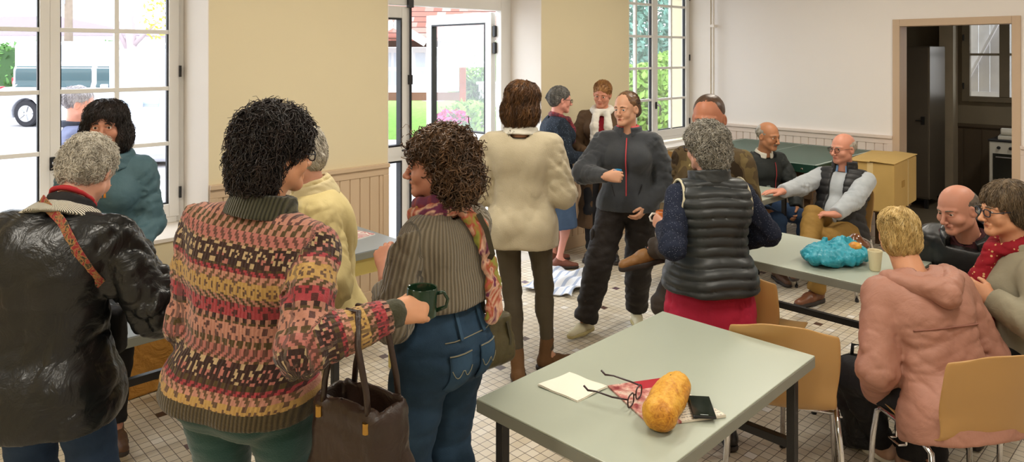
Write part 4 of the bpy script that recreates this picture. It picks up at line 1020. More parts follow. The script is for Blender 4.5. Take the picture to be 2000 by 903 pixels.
    def shoe(f, s, mat, sole=None, kind='shoe', size=1.0, label=None, h=.006, heel=0, lace=None):
        A, d = f.A[s], f.toe[s]; sc = size*f.k*(1 if f.fem else 1.1); up = np.array([0, 0, 1.]); sd = nrm(np.cross(d, up)); up = np.cross(sd, d)
        P = lambda x, y, z: A-up*.078+(sd*x+d*y+up*z)*sc
        pr = [cone(P(0, -.035, .042), P(0, .06, .040), .034*sc, .034*sc), cone(P(0, .06, .036), P(0, .155, .026), .036*sc, .027*sc, (up, .8))]
        if kind in ('boot', 'sneaker'): pr.append(cone(P(0, -.022, .06), A+(f.K[s]-A)*(.22 if kind == 'boot' else .06), .037*sc, .040*sc))
        else: pr.append(cone(P(0, -.02, .05), P(0, -.01, .072), .034*sc, .034*sc))
        fu = U(pr, .025); bz = A3(P(0, 0, .012)); u_ = A3(up)
        nz = folds(11, 60, .0022)
        o = f.add('shoe' if kind != 'boot' else 'boot', lambda Q: smax(fu(Q)+nz(Q), -((Q-bz)@u_), .004), *bounds(pr, .015), h, mat, label)
        sp = [cone(P(0, -.040, .01), P(0, .05, .01), .037*sc, .037*sc), cone(P(.002, .06, .01), P(.002, .155, .01), .042*sc, .030*sc)]; fs = U(sp, .03); hz = .024*sc
        def G(Q):
            z = (Q-A3(P(0, 0, 0)))@u_; y = (Q-A3(P(0, 0, 0)))@A3(d); tz = np.abs(z-.011*sc)-.012*sc
            return smax(fs(Q), tz, .004)
        f.add('sole', G, *bounds(sp, .012), h, sole or M_SOLE, None, False, o)
        if lace is not None:
            m = MB()
            for i in range(4):
                y = .035+i*.022; z = .078-i*.0085; m.tube([P(-.022, y, z-.006), P(0, y+.004, z+.003), P(.022, y, z-.006)], .0028*sc, 6)
            m.build('laces', lace, o, True)
        return o
    def hair(f, parts, mat, cut=True, n=900, L=.10, wig=.004, lift=.012, seed=1, amp=.004, freq=70, r=.0022, flow='down', h=.006, extra_cut=None, part_name='hair', mask=None, back=0.0, steps=9):
        s = f.hs; pr = [ell(f.Hd(*c), np.array(rr)*s, f.Rh, k=.02) for c, rr in parts]; ff = U(pr, .02); nz = folds(seed, freq, amp, (1, 1, .5), 5)
        fc = [ell(f.Hd(0, .135, -.052), np.array((.078, .088, .118))*s, f.Rh)] if cut is True else [ell(f.Hd(*c), np.array(rr)*s, f.Rh) for c, rr in (cut or [])]
        def F(P):
            v = ff(P)+nz(P)
            for e in fc: v = smax(v, -e.f(P), .008)
            return v
        lo, hi = bounds(pr, .02); V, Fq = nets(F, lo, hi, h*f.res**.5)
        Vs = [V]; Fs = [Fq]
        if n:
            rg = np.random.RandomState(seed); ci = rg.choice(len(V), n); P = V[ci].astype(np.float32)
            f0, g = grad(F, P); N = g/np.maximum(np.linalg.norm(g, axis=1, keepdims=True), 1e-6); hl = (P-f.C)@f.Rh/s
            keep = np.ones(n, bool) if mask is None else mask(hl)
            inner = (np.linalg.norm((hl-np.array([0, -.014, .04]))/np.array([.080, .098, .083]), axis=1) < 1.0); keep &= ~inner
            P = P[keep]; N = N[keep]; hl = hl[keep]; m = len(P); pts = [P.copy()]; cur = P.copy(); ph = rg.uniform(0, 6.3, m); sc = rg.uniform(.6, 1.25, m)[:, None]
            dn = f.Rh@np.array([0, -.25-back, -1.0]); crown = f.Hd(0, -.03, .12); a1 = nrm(f.Rh[:, 0]); rnd = rg.normal(size=(m, 3))
            for st in range(steps):
                rad = cur-crown; rad -= (rad@f.Rh[:, 2])[:, None]*f.Rh[:, 2]*.5
                if flow == 'down': D = .75*dn+.55*rad/np.maximum(np.linalg.norm(rad, axis=1, keepdims=True), 1e-5)
                elif flow == 'wild': D = .5*rnd+.45*N+.35*rad/np.maximum(np.linalg.norm(rad, axis=1, keepdims=True), 1e-5)
                elif flow == 'back': D = f.Rh@np.array([0, -1., -.15])+0*rad
                else: D = .55*dn+.4*rnd
                D = D+0*cur; D = D-(D*N).sum(1)[:, None]*N*(.95 if flow != 'wild' else .3); D /= np.maximum(np.linalg.norm(D, axis=1, keepdims=True), 1e-5)
                sd = np.cross(N, D); cur = cur+(D*L*s/steps*sc)+(sd*(np.cos(ph+st*1.15)[:, None])+N*(np.sin(ph+st*1.15)[:, None]))*wig
                cur = cur.astype(np.float32); f0, g = grad(F, cur); N = g/np.maximum(np.linalg.norm(g, axis=1, keepdims=True), 1e-6)
                tgt = .002+lift*(st+1)/steps*rg.uniform(.2, 1, m); fix = np.clip(tgt-f0, -.01, .02); cur = cur+N*(fix[:, None])*(.6 if flow != 'wild' else .25); pts.append(cur.copy())
            pts = np.stack(pts, 1); K = pts.shape[1]; T_ = np.gradient(pts, axis=1); T_ /= np.maximum(np.linalg.norm(T_, axis=2, keepdims=True), 1e-6)
            A_ = np.cross(T_, np.array([.31, .52, .79])); A_ /= np.maximum(np.linalg.norm(A_, axis=2, keepdims=True), 1e-6); B_ = np.cross(T_, A_)
            rad = (r*np.linspace(1.15, .25, K)**.7)[None, :, None]*rg.uniform(.6, 1.4, (m, 1, 1)); ring = [pts+rad*(A_*math.cos(a)+B_*math.sin(a)) for a in (0, 2.094, 4.189)]
            VV = np.stack(ring, 2).reshape(-1, 3); base = (np.arange(m)[:, None, None]*K+np.arange(K-1)[None, :, None])*3; j = np.arange(3)[None, None, :]; j2 = (j+1) % 3
            q = np.stack([base+j, base+j2, base+3+j2, base+3+j], -1).reshape(-1, 4); Fs.append(q+len(V)); Vs.append(VV)
        return mkobj(part_name, np.concatenate(Vs), np.concatenate(Fs), mat, f.o, True)
    def brows(f, mat, up=0, th=.0032):
        for sg in (-1, 1):
            m = MB(); iu = .0035 if f.fem else 0; m.tube([f.Hd(sg*.014, .0920, .019+up+iu), f.Hd(sg*.029, .0895, .0235+up+iu*.6), f.Hd(sg*.047, .0755, .019+up)], [th, th*1.1, th*.4], 6); m.build('eyebrow', mat, f.o, True)
    def glasses(f, mat, r=.0022, w=.0215, hh=.016, lens=True, low=0):
        m = MB(); s = 1
        for sg in (-1, 1):
            pts = []
            for i in range(16):
                a = 2*math.pi*i/16; ca, sa = math.cos(a), math.sin(a); e = .72; pts.append(f.Hd(sg*(.033+w*math.copysign(abs(ca)**e, ca)), .101-.10*max(0, abs(.033+w*ca*1.0)-.02)*.6, -.002-low+hh*math.copysign(abs(sa)**e, sa)))
            m.tube(pts, r, 6, closed=True)
            m.tube([f.Hd(sg*(.033+w), .098, .005-low), f.Hd(sg*.078, .085, .006-low), f.Hd(sg*.082, .0, .008-low), f.Hd(sg*.080, -.028, -.010-low)], r*.9, 6)
        m.tube([f.Hd(-.0125, .101, .003-low), f.Hd(0, .106, .006-low), f.Hd(.0125, .101, .003-low)], r*.9, 6); o = m.build('glasses', mat, f.o, True)
        if lens:
            for sg in (-1, 1):
                V = [f.Hd(sg*.033, .101, -.002-low)]+[f.Hd(sg*(.033+w*math.cos(a)), .0995, -.002-low+hh*math.sin(a)) for a in np.linspace(0, 6.283, 17)[:-1]]
                mkobj('lens', V, [(0, 1+i, 1+(i+1) % 16) for i in range(16)], M_LENS, o, True)
        return o
    def collar(f, name, mat, r=.062, z0=.47, z1=.525, t=.012, tilt=0, label=None, open_=0, h=.006, amp=.003, back=-.02, dx=1.0, fab=False, flop=0):
        """ring round the neck between two heights; open_ leaves a gap at the throat (radians)"""
        c0, c1 = f.T(0, back, z0), f.T(0, back+.005, z1); up = nrm(c1-c0); fw = nrm(f.R2[:, 1]-up*(f.R2[:, 1]@up)); sd = np.cross(fw, up); H = np.linalg.norm(c1-c0); nz = folds(21, 45, amp)
        c0_, up_, fw_, sd_ = A3(c0), A3(up), A3(fw), A3(sd)
        def F(P):
            q = P-c0_; x, y, z = q@sd_, q@fw_, q@up_; rad = np.sqrt((x/dx)**2+y*y); rr = r+flop*np.clip(.5-z/H, -1, 1)
            v = np.abs(rad-rr)-t; v = smax(v, np.abs(z-H/2)-H/2, .008)+nz(P)
            if open_: v = np.maximum(v, .02-np.abs(np.abs(np.arctan2(x, y))+0)+(open_-.02)) if False else np.maximum(v, (open_-np.abs(np.arctan2(x, y)))*r)
            return v
        e = r*max(1, dx)+t+abs(flop)+.03; mid = (c0+c1)/2; return f.add(name, F, mid-e, mid+e, h, mat, label, fab)
    def tubes(f, name, paths, mat, k=.02, h=.008, amp=.004, freq=50, seed=2, sq=None, label=None, cut=None):
        """soft tubes (scarves, hoods): each path is a list of (point, radius)"""
        pr = []
        for p in paths:
            for a, b in zip(p[:-1], p[1:]): pr.append(cone(a[0], b[0], a[1], b[1], sq))
        ff = U(pr, k); nz = folds(seed, freq, amp); lo, hi = bounds(pr, .02)
        def F(P):
            v = ff(P)+nz(P)
            return np.maximum(v, cut(P)) if cut else v
        V, Fs = nets(F, lo, hi, h); return mkobj(name, V, Fs, mat, f.o, True, label=label)
    def zip(f, name, mat, x, z0, z1, r=.004, off=.01, lift=None, n=14):
        """a line down the front of a garment: finds the surface by stepping out from the spine"""
        pass
    def grip(f, s, d=.045, y=.075):
        W, X, Y, Z, sg, pose, show = f.hd[s]; sc = (.93 if f.fem else 1.04)*f.k
        return f.Wd(W+sc*(Y*y-Z*d)), f.R@(X*sg)     # centre of the held thing, direction of the thumb (world)
M_SOLE = plain('rubber_sole', '#3a3330', .7, .3)
# ---------------------------------------------------------------- cloth
def knit(name, c0, c1=None, rib=.0, dirv=0, rough=.9, bump=.5, speck=None, fuzz=True, ribc=.8):
    """knitted cloth; rib = spacing of vertical ribs in cloth coordinates"""
    b = NB(name); q = b.sep(b.attr('fab')); v = b.obj(); col = b.mix(b.noise(9, 4, v), lin(c0), lin(c1 or c0)); h = b.noise(190, 3, v)
    if rib:
        s = b.math('SINE', b.math('MULTIPLY', q[dirv], 6.283/rib)); s = b.math('ADD', b.math('MULTIPLY', s, .5), .5)
        col = b.mix(s, b.mix(1.0, shade(lin(c0), ribc), shade(lin(c0), ribc)), col); h = b.math('ADD', b.math('MULTIPLY', h, .4), s)
    if speck:
        vo = b.n('TexVoronoi'); vo.inputs['Scale'].default_value = 95; b.l(v, vo.inputs['Vector']); col = b.mix(b.math('LESS_THAN', vo.outputs['Distance'], .22), col, lin(speck))
    b.base(col); b.set(rough, .2, sheen=.25 if fuzz else 0); b.bump(h, bump, .004); return b.m
def cloth(name, hexc, rough=.75, var=.14, bump=.25, spec=.3, sheen=0, coat=0, vscale=7): return plain(name, hexc, rough, spec, 0, var, vscale, bump, 150, .002, sheen, coat, 16)
def m_fairisle():
    b = NB('fair_isle_knit'); q = b.sep(b.attr('fab')); px = .0065
    def snap(x): return b.math('MULTIPLY', b.math('FLOOR', b.math('DIVIDE', x, px)), px)
    u, v = snap(b.math('ADD', q[0], b.math('MULTIPLY', b.noise(60, 2, b.obj()), .004))), snap(q[1]); per = .315
    t = b.math('FRACT', b.math('DIVIDE', b.math('ADD', v, 1.135), per))
    Pk, Rd, Ol, Bk, Ye, Rs = [lin(x) for x in ('#b8736a', '#a84048', '#4d4428', '#2a2220', '#c09c5c', '#c48c78')]
    bands = [(0, Ol), (.07, Rs), (.20, Ol), (.24, Bk), (.28, Rd), (.39, Ol), (.45, Ye), (.60, Rs), (.66, Rd), (.70, Ol), (.73, Bk), (.88, Ol), (.91, Pk)]
    base = b.ramp(t, bands, 'CONSTANT')
    mot = b.ramp(t, [(0, Rs), (.07, lin('#33262c')), (.20, Rs), (.28, Bk), (.39, Rs), (.45, lin('#473636')), (.60, Ol), (.66, Bk), (.73, lin('#cdb488')), (.88, Rs), (.91, lin('#4a3a30'))], 'CONSTANT')
    def wave(p, ph=0): return b.math('SINE', b.math('MULTIPLY', b.math('ADD', u, ph), 6.283/p))
    ft = b.math('FRACT', b.math('DIVIDE', b.math('ADD', v, 1.135), .0425))
    chev = b.math('GREATER_THAN', b.math('SINE', b.math('MULTIPLY', b.math('ADD', u, b.math('MULTIPLY', b.math('ABSOLUTE', b.math('SUBTRACT', ft, .5)), .03)), 6.283/.026)), .15)
    vv = b.math('ADD', v, 1.135); d_ = b.math('ADD', wave(.046), b.math('COSINE', b.math('MULTIPLY', vv, 6.283/.046))); d2 = b.math('ADD', wave(.023, .006), b.math('COSINE', b.math('MULTIPLY', vv, 6.283/.023)))
    ringm = b.math('MULTIPLY', b.math('GREATER_THAN', d_, .35), b.math('LESS_THAN', d_, 1.45)); fl = b.math('MAXIMUM', b.math('MULTIPLY', ringm, b.math('GREATER_THAN', d2, -.9)), b.math('LESS_THAN', d_, -1.35))
    sel = b.ramp(t, [(0, (1, 1, 1)), (.07, (0, 0, 0)), (.20, (1, 1, 1)), (.28, (0, 0, 0)), (.39, (1, 1, 1)), (.45, (0, 0, 0)), (.60, (1, 1, 1)), (.73, (0, 0, 0)), (.88, (1, 1, 1))], 'CONSTANT')
    m_ = b.mix(sel, fl, chev); s = b.n('SeparateColor'); b.l(m_, s.inputs[0])
    wn = b.n('TexWhiteNoise'); cbn = b.n('CombineXYZ'); b.l(b.math('FLOOR', b.math('DIVIDE', u, .046)), cbn.inputs[0]); b.l(b.math('FLOOR', b.math('DIVIDE', vv, .046)), cbn.inputs[1]); b.l(cbn.outputs[0], wn.inputs[0]); dark = b.math('MULTIPLY', b.math('GREATER_THAN', t, .73), b.math('LESS_THAN', t, .88)); mot = b.mix(b.math('MULTIPLY', dark, b.math('GREATER_THAN', wn.outputs[0], .5)), mot, lin('#c07a6e'))
    col = b.mix(b.math('MULTIPLY', s.outputs[0], .85), base, mot)
    hue = b.noise(16, 3, b.obj()); col = b.mix(b.math('MULTIPLY', hue, .35), col, lin('#6a4238'))
    hem = b.math('LESS_THAN', q[1], -.022); slv = b.math('LESS_THAN', q[2], .5); hem = b.math('MULTIPLY', hem, slv)
    rib = b.math('ADD', b.math('MULTIPLY', b.math('SINE', b.math('MULTIPLY', q[0], 6.283/.012)), .5), .5)
    col = b.mix(hem, col, b.mix(rib, lin('#3d3526'), lin('#5a4f38'))); b.base(col); b.set(.95, .15, sheen=.2)
    b.bump(b.math('ADD', b.noise(170, 3, b.obj()), b.math('MULTIPLY', rib, .5)), .7, .004); return b.m
def m_camo(name, cols, scale):
    b = NB(name); v = b.obj(); n = b.noise(scale, 2, v, .5, .6); b.base(b.ramp(n, [(.0, lin(cols[0])), (.42, lin(cols[1])), (.52, lin(cols[2])), (.62, lin(cols[3]))], 'CONSTANT')); b.set(.85, .2); b.bump(b.noise(150, 2, v), .25, .002); return b.m
def m_spots(name, base, spot, scale, size, rough=.8):
    b = NB(name); vo = b.n('TexVoronoi'); vo.inputs['Scale'].default_value = scale; b.l(b.obj(), vo.inputs['Vector'])
    b.base(b.mix(b.math('LESS_THAN', vo.outputs['Distance'], size), b.mix(b.noise(12, 3, b.obj()), shade(lin(base), .8), shade(lin(base), 1.15)), lin(spot))); b.set(rough, .2); b.bump(b.noise(160, 2, b.obj()), .2, .002); return b.m
def m_multi(name, stops, scale, dist=1.2, interp='LINEAR'):
    b = NB(name); b.base(b.ramp(b.noise(scale, 2, b.obj(), .5, dist), [(p, lin(c)) for p, c in stops], interp)); b.set(.7, .3, sheen=.1); b.bump(b.noise(120, 3, b.obj()), .25, .003); return b.m
def m_stripe(name, a, c, p):
    b = NB(name); q = b.sep(b.attr('fab')); b.base(b.mix(b.math('GREATER_THAN', b.math('SINE', b.math('MULTIPLY', q[0], 6.283/p)), .1), lin(a), lin(c))); b.set(.8, .2); return b.m
def denim(name, c0, c1): 
    b = NB(name); v = b.obj(); n = b.noise(7, 5, v, .65); b.base(b.mix(n, lin(c0), lin(c1))); b.set(.85, .2); b.bump(b.noise(220, 2, v), .3, .002); return b.m
H_WHITE = hairmat('white_hair', '#8d8678', '#cfc8ba', '#e9e4da'); H_DARK = hairmat('dark_brown_hair', '#0f0b0a', '#241a17', '#3d2d27'); H_BROWN = hairmat('curly_brown_hair', '#2a1e14', '#5a4029', '#8a6644')
H_AUB = hairmat('auburn_hair', '#2e1c0e', '#5f3d1d', '#94683a'); H_GREY = hairmat('grey_hair', '#5c5850', '#9a958a', '#c8c3b8'); H_BLOND = hairmat('blond_hair', '#9c7c40', '#d6b87a', '#efdcae'); H_RBL = hairmat('reddish_blond_hair', '#5e3a1c', '#9a6a38', '#c0925a')
H_DBL = hairmat('dark_blond_hair', '#3a2618', '#6e4c30', '#93704a'); H_SHORT = hairmat('cropped_brown_hair', '#2a1b12', '#4a3222'); H_SALT = hairmat('short_grey_brown_hair', '#3c352c', '#6a5f50', '#8d8474')
CAP = ((0, -.020, .046), (.083, .101, .085))

# ---------------------------------------------------------------- 1 raincoat
M_RAIN = plain('black_waxed_raincoat', '#141618', .33, .5, var=.35, vscale=9, bump=.35, bscale=60, bdist=.004, crump=10)
f = Fig('white haired person seen from behind in a shiny black raincoat', at(96, 2.25), -2, 1.645, False, side=2, w=1.0, dep=1.12, hunch=28, head=(6, 34, 3), res=1.15, bust=False, skinc=('skin_old', '#cf9c86'), hs=.92,
        arms={'r': dict(off=(.03, .26, -.28), pole=(1, -.6, -.6), pose='soft'), 'l': dict(off=(-.06, .22, -.36), pole=(-1, -.6, -.6), pose='soft')})
f.top('raincoat', M_RAIN, th=.034, hem=-.17, flare=.035, wide=1.25, cuff=.045, h=.0095, amp=.016, freq=15, seed=4, neck=.478, ncut=.085, drape=(1, 1, .3), sleeve=.9)
f.collar('striped_collar', m_stripe('striped_cotton', '#4a4a44', '#d5d0c0', .012), r=.088, z0=.445, z1=.492, t=.014, fab=True, flop=.03, dx=1.2)
f.collar('neckband', cloth('black_neckband', '#1a1719'), r=.064, z0=.478, z1=.525, t=.010)
f.collar('red_trim', cloth('red_trim_cloth', '#a3262c'), r=.067, z0=.518, z1=.532, t=.008)
jn = denim('blue_jeans', '#1d2b40', '#3a5070'); f.trousers('jeans', jn, th=.016)
f.hair([CAP, ((0, -.05, .0), (.080, .066, .075))], H_WHITE, n=2000, L=.05, lift=.016, wig=.005, seed=3, r=.0013, flow='x', steps=7)
for s in 'rl': f.shoe(s, cloth('brown_shoe_leather', '#5a4030', .45))
RAIN = f
# the flowered strap across the back of the raincoat
def strap(fig, root, name, mat, pts, w, th=.004):
    P = [Vector(tuple(p)) for p in pts]; m = MB(); V = []; Fq = []
    return P
# ---------------------------------------------------------------- 2 dark-haired woman at the window
f = Fig('dark haired woman with a fringe in a teal jacket, back to the window', at(214, 3.62), 196, 1.64, True, lean=6, head=(2, 2, 0), skinc=('skin_tan', '#b9826a'), res=.95, bust=True,
        legs={'l': dict(to=at(224, 3.36, .085), toe=-FWD*.7+RGT*.6)},
        arms={'r': dict(off=(-.02, .25, -.38), pose='soft'), 'l': dict(off=(.02, .25, -.38), pose='soft')})
f.top('jumper', cloth('black_jersey', '#17171a'), th=.010, amp=.004, ncut=.062, sleeve=.5)
f.top('jacket', cloth('teal_jacket_cloth', '#46616a', .65), th=.026, hem=-.10, amp=.010, neck=.478, ncut=.10, seed=9, wide=1.15)
f.collar('jacket_collar', MATS['teal_jacket_cloth'], r=.098, z0=.43, z1=.50, t=.014, open_=.5, flop=.02, dx=1.15)
m = MB()
for i in range(5): m.tube([f.T(-.05+.025*i, .135, .36), f.T(-.048+.024*i, .150, .30)], [.005, .009], 6)
m.build('bead_fringe', plain('orange_beads', '#dc8a2c', .5), f.o, True)
f.trousers('trousers', cloth('black_trousers', '#1c1b1e'), th=.010)
f.hair([((0, -.018, .050), (.098, .112, .092)), ((.072, -.02, -.05), (.048, .075, .085)), ((-.072, -.02, -.05), (.048, .075, .085)), ((0, -.08, -.04), (.085, .055, .10))], H_DARK, cut=[((0, .13, -.040), (.070, .10, .100))], mask=lambda q: ~((q[:, 1] > .04) & (q[:, 2] < .075) & (np.abs(q[:, 0]) < .07)), n=2300, L=.09, wig=.006, lift=.018, seed=5, r=.0017)
f.brows(H_DARK)
for s in 'rl': f.shoe(s, MATS['brown_shoe_leather'], kind='boot')
# ---------------------------------------------------------------- 3 man outside
f = Fig('grey haired man in a lilac blue jacket outside the left window', at(150, 5.0), -55, 1.58, False, head=(-8, 4, 0), res=1.5, skinc=('skin_pink', '#e0a090'))
f.pos = f.pos+np.array([0, 0, GZ]); f.o.location = f.pos
f.top('jacket', cloth('lilac_blue_jacket', '#6a7090'), th=.022, amp=.006, h=.015); f.trousers('trousers', cloth('dark_blue_trousers', '#2c3346'), h=.016)
f.hair([CAP], hairmat('pale_grey_hair', '#8f8a94', '#c5bfc6'), n=700, L=.05, flow='down', lift=.008); f.collar('collar', MATS['dark_blue_trousers'], r=.068, z0=.46, z1=.51)
for s in 'rl': f.shoe(s, MATS['brown_shoe_leather'], h=.01)

# ---------------------------------------------------------------- 4 Fair Isle jumper
f = Fig('woman with tousled dark hair in a pink and brown Fair Isle jumper, seen from behind', at(480, 2.1), -14, 1.71, True, side=6, w=1.17, dep=1.10, hunch=8, head=(-30, 6, 0), res=1.0, skinc=('skin_warm', '#d09a78'),
        arms={'r': dict(to=atp(772, 612, 1.98), pole=(.55, -.6, -.9), pose='grip', fd=RGT*.95+FWD*.25+np.array([0, 0, .12]), pn=FWD*.8+np.array([0, 0, -.5])-RGT*.1), 'l': dict(off=(.03, .24, -.28), pole=(-.25, -.6, -1), pose='soft')})
FI = m_fairisle(); f.planar = True; f.top('jumper', FI, th=.020, hem=-.070, flare=.012, wide=1.22, h=.009, amp=.008, freq=18, seed=12, ncut=.07, cuff=.012, sleeve=.93)
M_RIBOL = knit('olive_rib', '#40402f', '#565440', .010, 0, ribc=.45, bump=.9)
f.collar('rolled_collar', M_RIBOL, r=.076, z0=.452, z1=.522, t=.017, fab=True, flop=.016, dx=1.12)
d = nrm(f.W['r']-f.E['r']); f.tubes('cuff', [[(f.W['r']-d*.055, .042), (f.W['r']-d*.004, .040)]], M_RIBOL, amp=.003, freq=120)
f.trousers('trousers', knit('dark_teal_wool', '#1c3d3a', '#2f5450', bump=.4), th=.012, thigh=1.08, waist=-.0)
f.hair([((0, -.020, .058), (.094, .114, .092)), ((0, -.070, -.02), (.092, .064, .10)), ((0, -.07, -.075), (.070, .045, .05))], H_DARK, cut=[((0, .135, -.052), (.078, .088, .118)), ((.09, .04, -.045), (.035, .05, .055)), ((-.09, .04, -.045), (.035, .05, .055))], n=2400, L=.095, wig=.004, lift=.034, seed=8, r=.0023, flow='x', amp=.008)
f.glasses(plain('blue_black_frames', '#1c2432', .3)); f.brows(H_DARK)
for s in 'rl': f.shoe(s, MATS['brown_shoe_leather'])
P4 = f
# ---------------------------------------------------------------- 5 cream jacket
f = Fig('white haired woman in a cream yellow jacket behind the Fair Isle jumper', at(618, 2.92), 112, 1.585, True, w=1.15, dep=1.2, hunch=10, head=(-6, 14, 0), res=1.1, skinc=('skin_old', '#cf9c86'),
        arms={'l': dict(off=(-.09, .16, -.40), pole=(-.8, -.8, -.2), pose='soft'), 'r': dict(off=(.03, .22, -.38), pose='soft')})
M_CREAM = cloth('cream_yellow_cotton', '#c9b882', .7, bump=.2); f.top('jacket', M_CREAM, th=.030, hem=-.14, flare=.03, wide=1.3, cuff=.04, amp=.011, freq=16, seed=15, ncut=.08, h=.011, sleeve=.9)
f.collar('collar', cloth('cream_collar_cloth', '#c4b690', .8), r=.080, z0=.44, z1=.515, t=.014, open_=.5, flop=.022, dx=1.15); f.collar('fleece_lining', knit('fleece', '#cdbb8a', '#e0d2a6', bump=.9), r=.068, z0=.46, z1=.53, t=.010, open_=.35, amp=.006)
f.trousers('trousers', cloth('cream_trousers', '#bfae86', .8), th=.010, waist=0)
f.hair([CAP, ((0, -.05, .0), (.081, .068, .08))], H_WHITE, n=1200, L=.07, lift=.008, seed=13, wig=.003); f.brows(H_WHITE)
for s in 'rl': f.shoe(s, cloth('beige_shoe', '#a08a66'))

# ---------------------------------------------------------------- 6 curly hair, grey ribbed jumper
f = Fig('smiling woman with curly brown hair, grey ribbed jumper and flowered scarf', at(864, 2.5), 52, 1.60, True, w=1.03, dep=1.1, hunch=4, head=(36, 2, 0), res=.95, skinc=('skin_tan', '#b9826a'), gaze=(-5, 0), face_p=dict(nose=1.2, cheek=1.15, smile=.006),
        arms={'l': dict(to=atp(752, 520, 2.52), pole=(-.6, -.9, -.6), pose='relax', pn=FWD), 'r': dict(off=(-.10, .26, -.30), pole=(.7, -.5, -.5), pose='relax')})
M_RIBG = knit('grey_ribbed_knit', '#746a58', '#8c8270', .0135, 0, ribc=.68, bump=.9)
f.top('jumper', M_RIBG, th=.022, hem=.145, flare=.0, wide=1.15, sleeve=.60, h=.0095, amp=.009, freq=17, seed=21, ncut=.075, extra=[cone(f.T(-.05, -.02, .18), f.T(.05, -.02, .18), .122)])
f.trousers('jeans', denim('dark_wash_denim', '#16222e', '#3a5672'), th=.022, tk=.040, ta=.045, waist=.16, h=.010, amp=.008, thigh=1.1, freq=16)
f.tubes('belt', [[(f.T(.118*math.sin(a), -.004-.098*math.cos(a), .130), .014) for a in np.linspace(0, 6.283, 17)]], cloth('dark_belt_leather', '#231a16', .5), k=.01, amp=.0)
TF = U([cone(f.T(-.05*f.w, -.014, -.03), f.T(.05*f.w, -.014, -.03), .113*f.w*f.k+.022, sq=(f.Rt[:, 1], .95*f.dep))]+[ell(f.T(sg*.062, -.072, -.055), (.072*f.k*f.w+.011, .065*f.k*f.w+.011, .075*f.k)) for sg in (-1, 1)], .03)
def on_back(x, z, off=.004):
    a = f.T(x, 0, z); d = -f.Rt[:, 1]; ts = np.linspace(.02, .3, 113); v = TF(np.array([a+d*t for t in ts], dtype=np.float32)); j = np.where(v > 0)[0]; return a+d*(ts[j[0]]+off)
M_DEN2 = denim('pocket_denim', '#1c3040', '#44617d'); M_STITCH = cloth('pale_stitching', '#8a8672')
for sg in (-1, 1):
    m = MB(); m.sheet(lambda u, v: on_back(sg*(.025+.095*u), .005-.125*v-.028*v*(1-abs(2*u-1)), .007), 10, 12, .004); pk_ = m.build('back_pocket', M_DEN2, f.o, True)
    m = MB(); m.tube([on_back(sg*(.025+.095*u), .003, .012) for u in np.linspace(0, 1, 8)], .0022, 5); m.tube([on_back(sg*(.028+.089*u), -.045-.030*abs(math.sin(u*6.28)), .0115) for u in np.linspace(0, 1, 14)], .0015, 5); m.build('stitching', M_STITCH, pk_)
m = MB(); m.tube([on_back(x, .045, .010) for x in np.linspace(-.12, .12, 16)], .002, 5); m.build('yoke_seam', M_STITCH, f.o)
for x in (-.06, .06): m = MB(); m.bar(on_back(x, .045, .016), f.T(x*.9, -.112, .15), .014, .004, f.Rt[:, 1]); m.build('belt_loop', M_DEN2, f.o)
SCF = m_multi('flowered_scarf', [(0, '#5c6a2a'), (.38, '#8a8a3a'), (.46, '#a8483a'), (.54, '#d0a88e'), (.62, '#6a2a4a')], 12)
ring = [(f.T(.095*math.sin(a), .0-.082*math.cos(a), .475+.02*math.cos(a)), .026) for a in np.linspace(0, 6.283, 13)]
f.tubes('scarf', [ring], SCF, amp=.007, freq=60); f.tubes('scarf_wrap', [[(f.T(.085*math.sin(a), .0-.072*math.cos(a), .510+.012*math.cos(a)), .019) for a in np.linspace(0, 6.283, 13)]], m_multi('purple_scarf', [(0, '#4a2a48'), (.5, '#6a2f4a'), (.6, '#8a3a3c')], 18), amp=.005)
tail = [(f.T(.02, -.105, .475), .028), (f.T(.06, -.142, .40), .034), (f.T(.085, -.158, .28), .030), (f.T(.10, -.165, .19), .036), (f.T(.105, -.165, .10), .042)]
f.tubes('scarf_end', [tail], SCF, amp=.012, freq=40, sq=(f.Rt[:, 1], .45))
CUR = [((0, -.035, .055), (.108, .122, .094)), ((0, -.085, -.03), (.118, .085, .10)), ((.06, -.075, -.075), (.055, .06, .06)), ((-.06, -.075, -.075), (.055, .06, .06))]
f.hair(CUR, H_BROWN, cut=[((0, .135, -.055), (.078, .092, .118)), ((.092, .062, -.035), (.05, .062, .10)), ((-.092, .062, -.035), (.05, .062, .10))], mask=lambda q: ~((q[:, 1] > .035) & (q[:, 2] < .04)), n=1900, L=.11, wig=.010, lift=.016, seed=22, r=.0032, flow='x', amp=.014, freq=55); f.brows(H_BROWN)
for s in 'rl': f.shoe(s, MATS['brown_shoe_leather'])
P6 = f
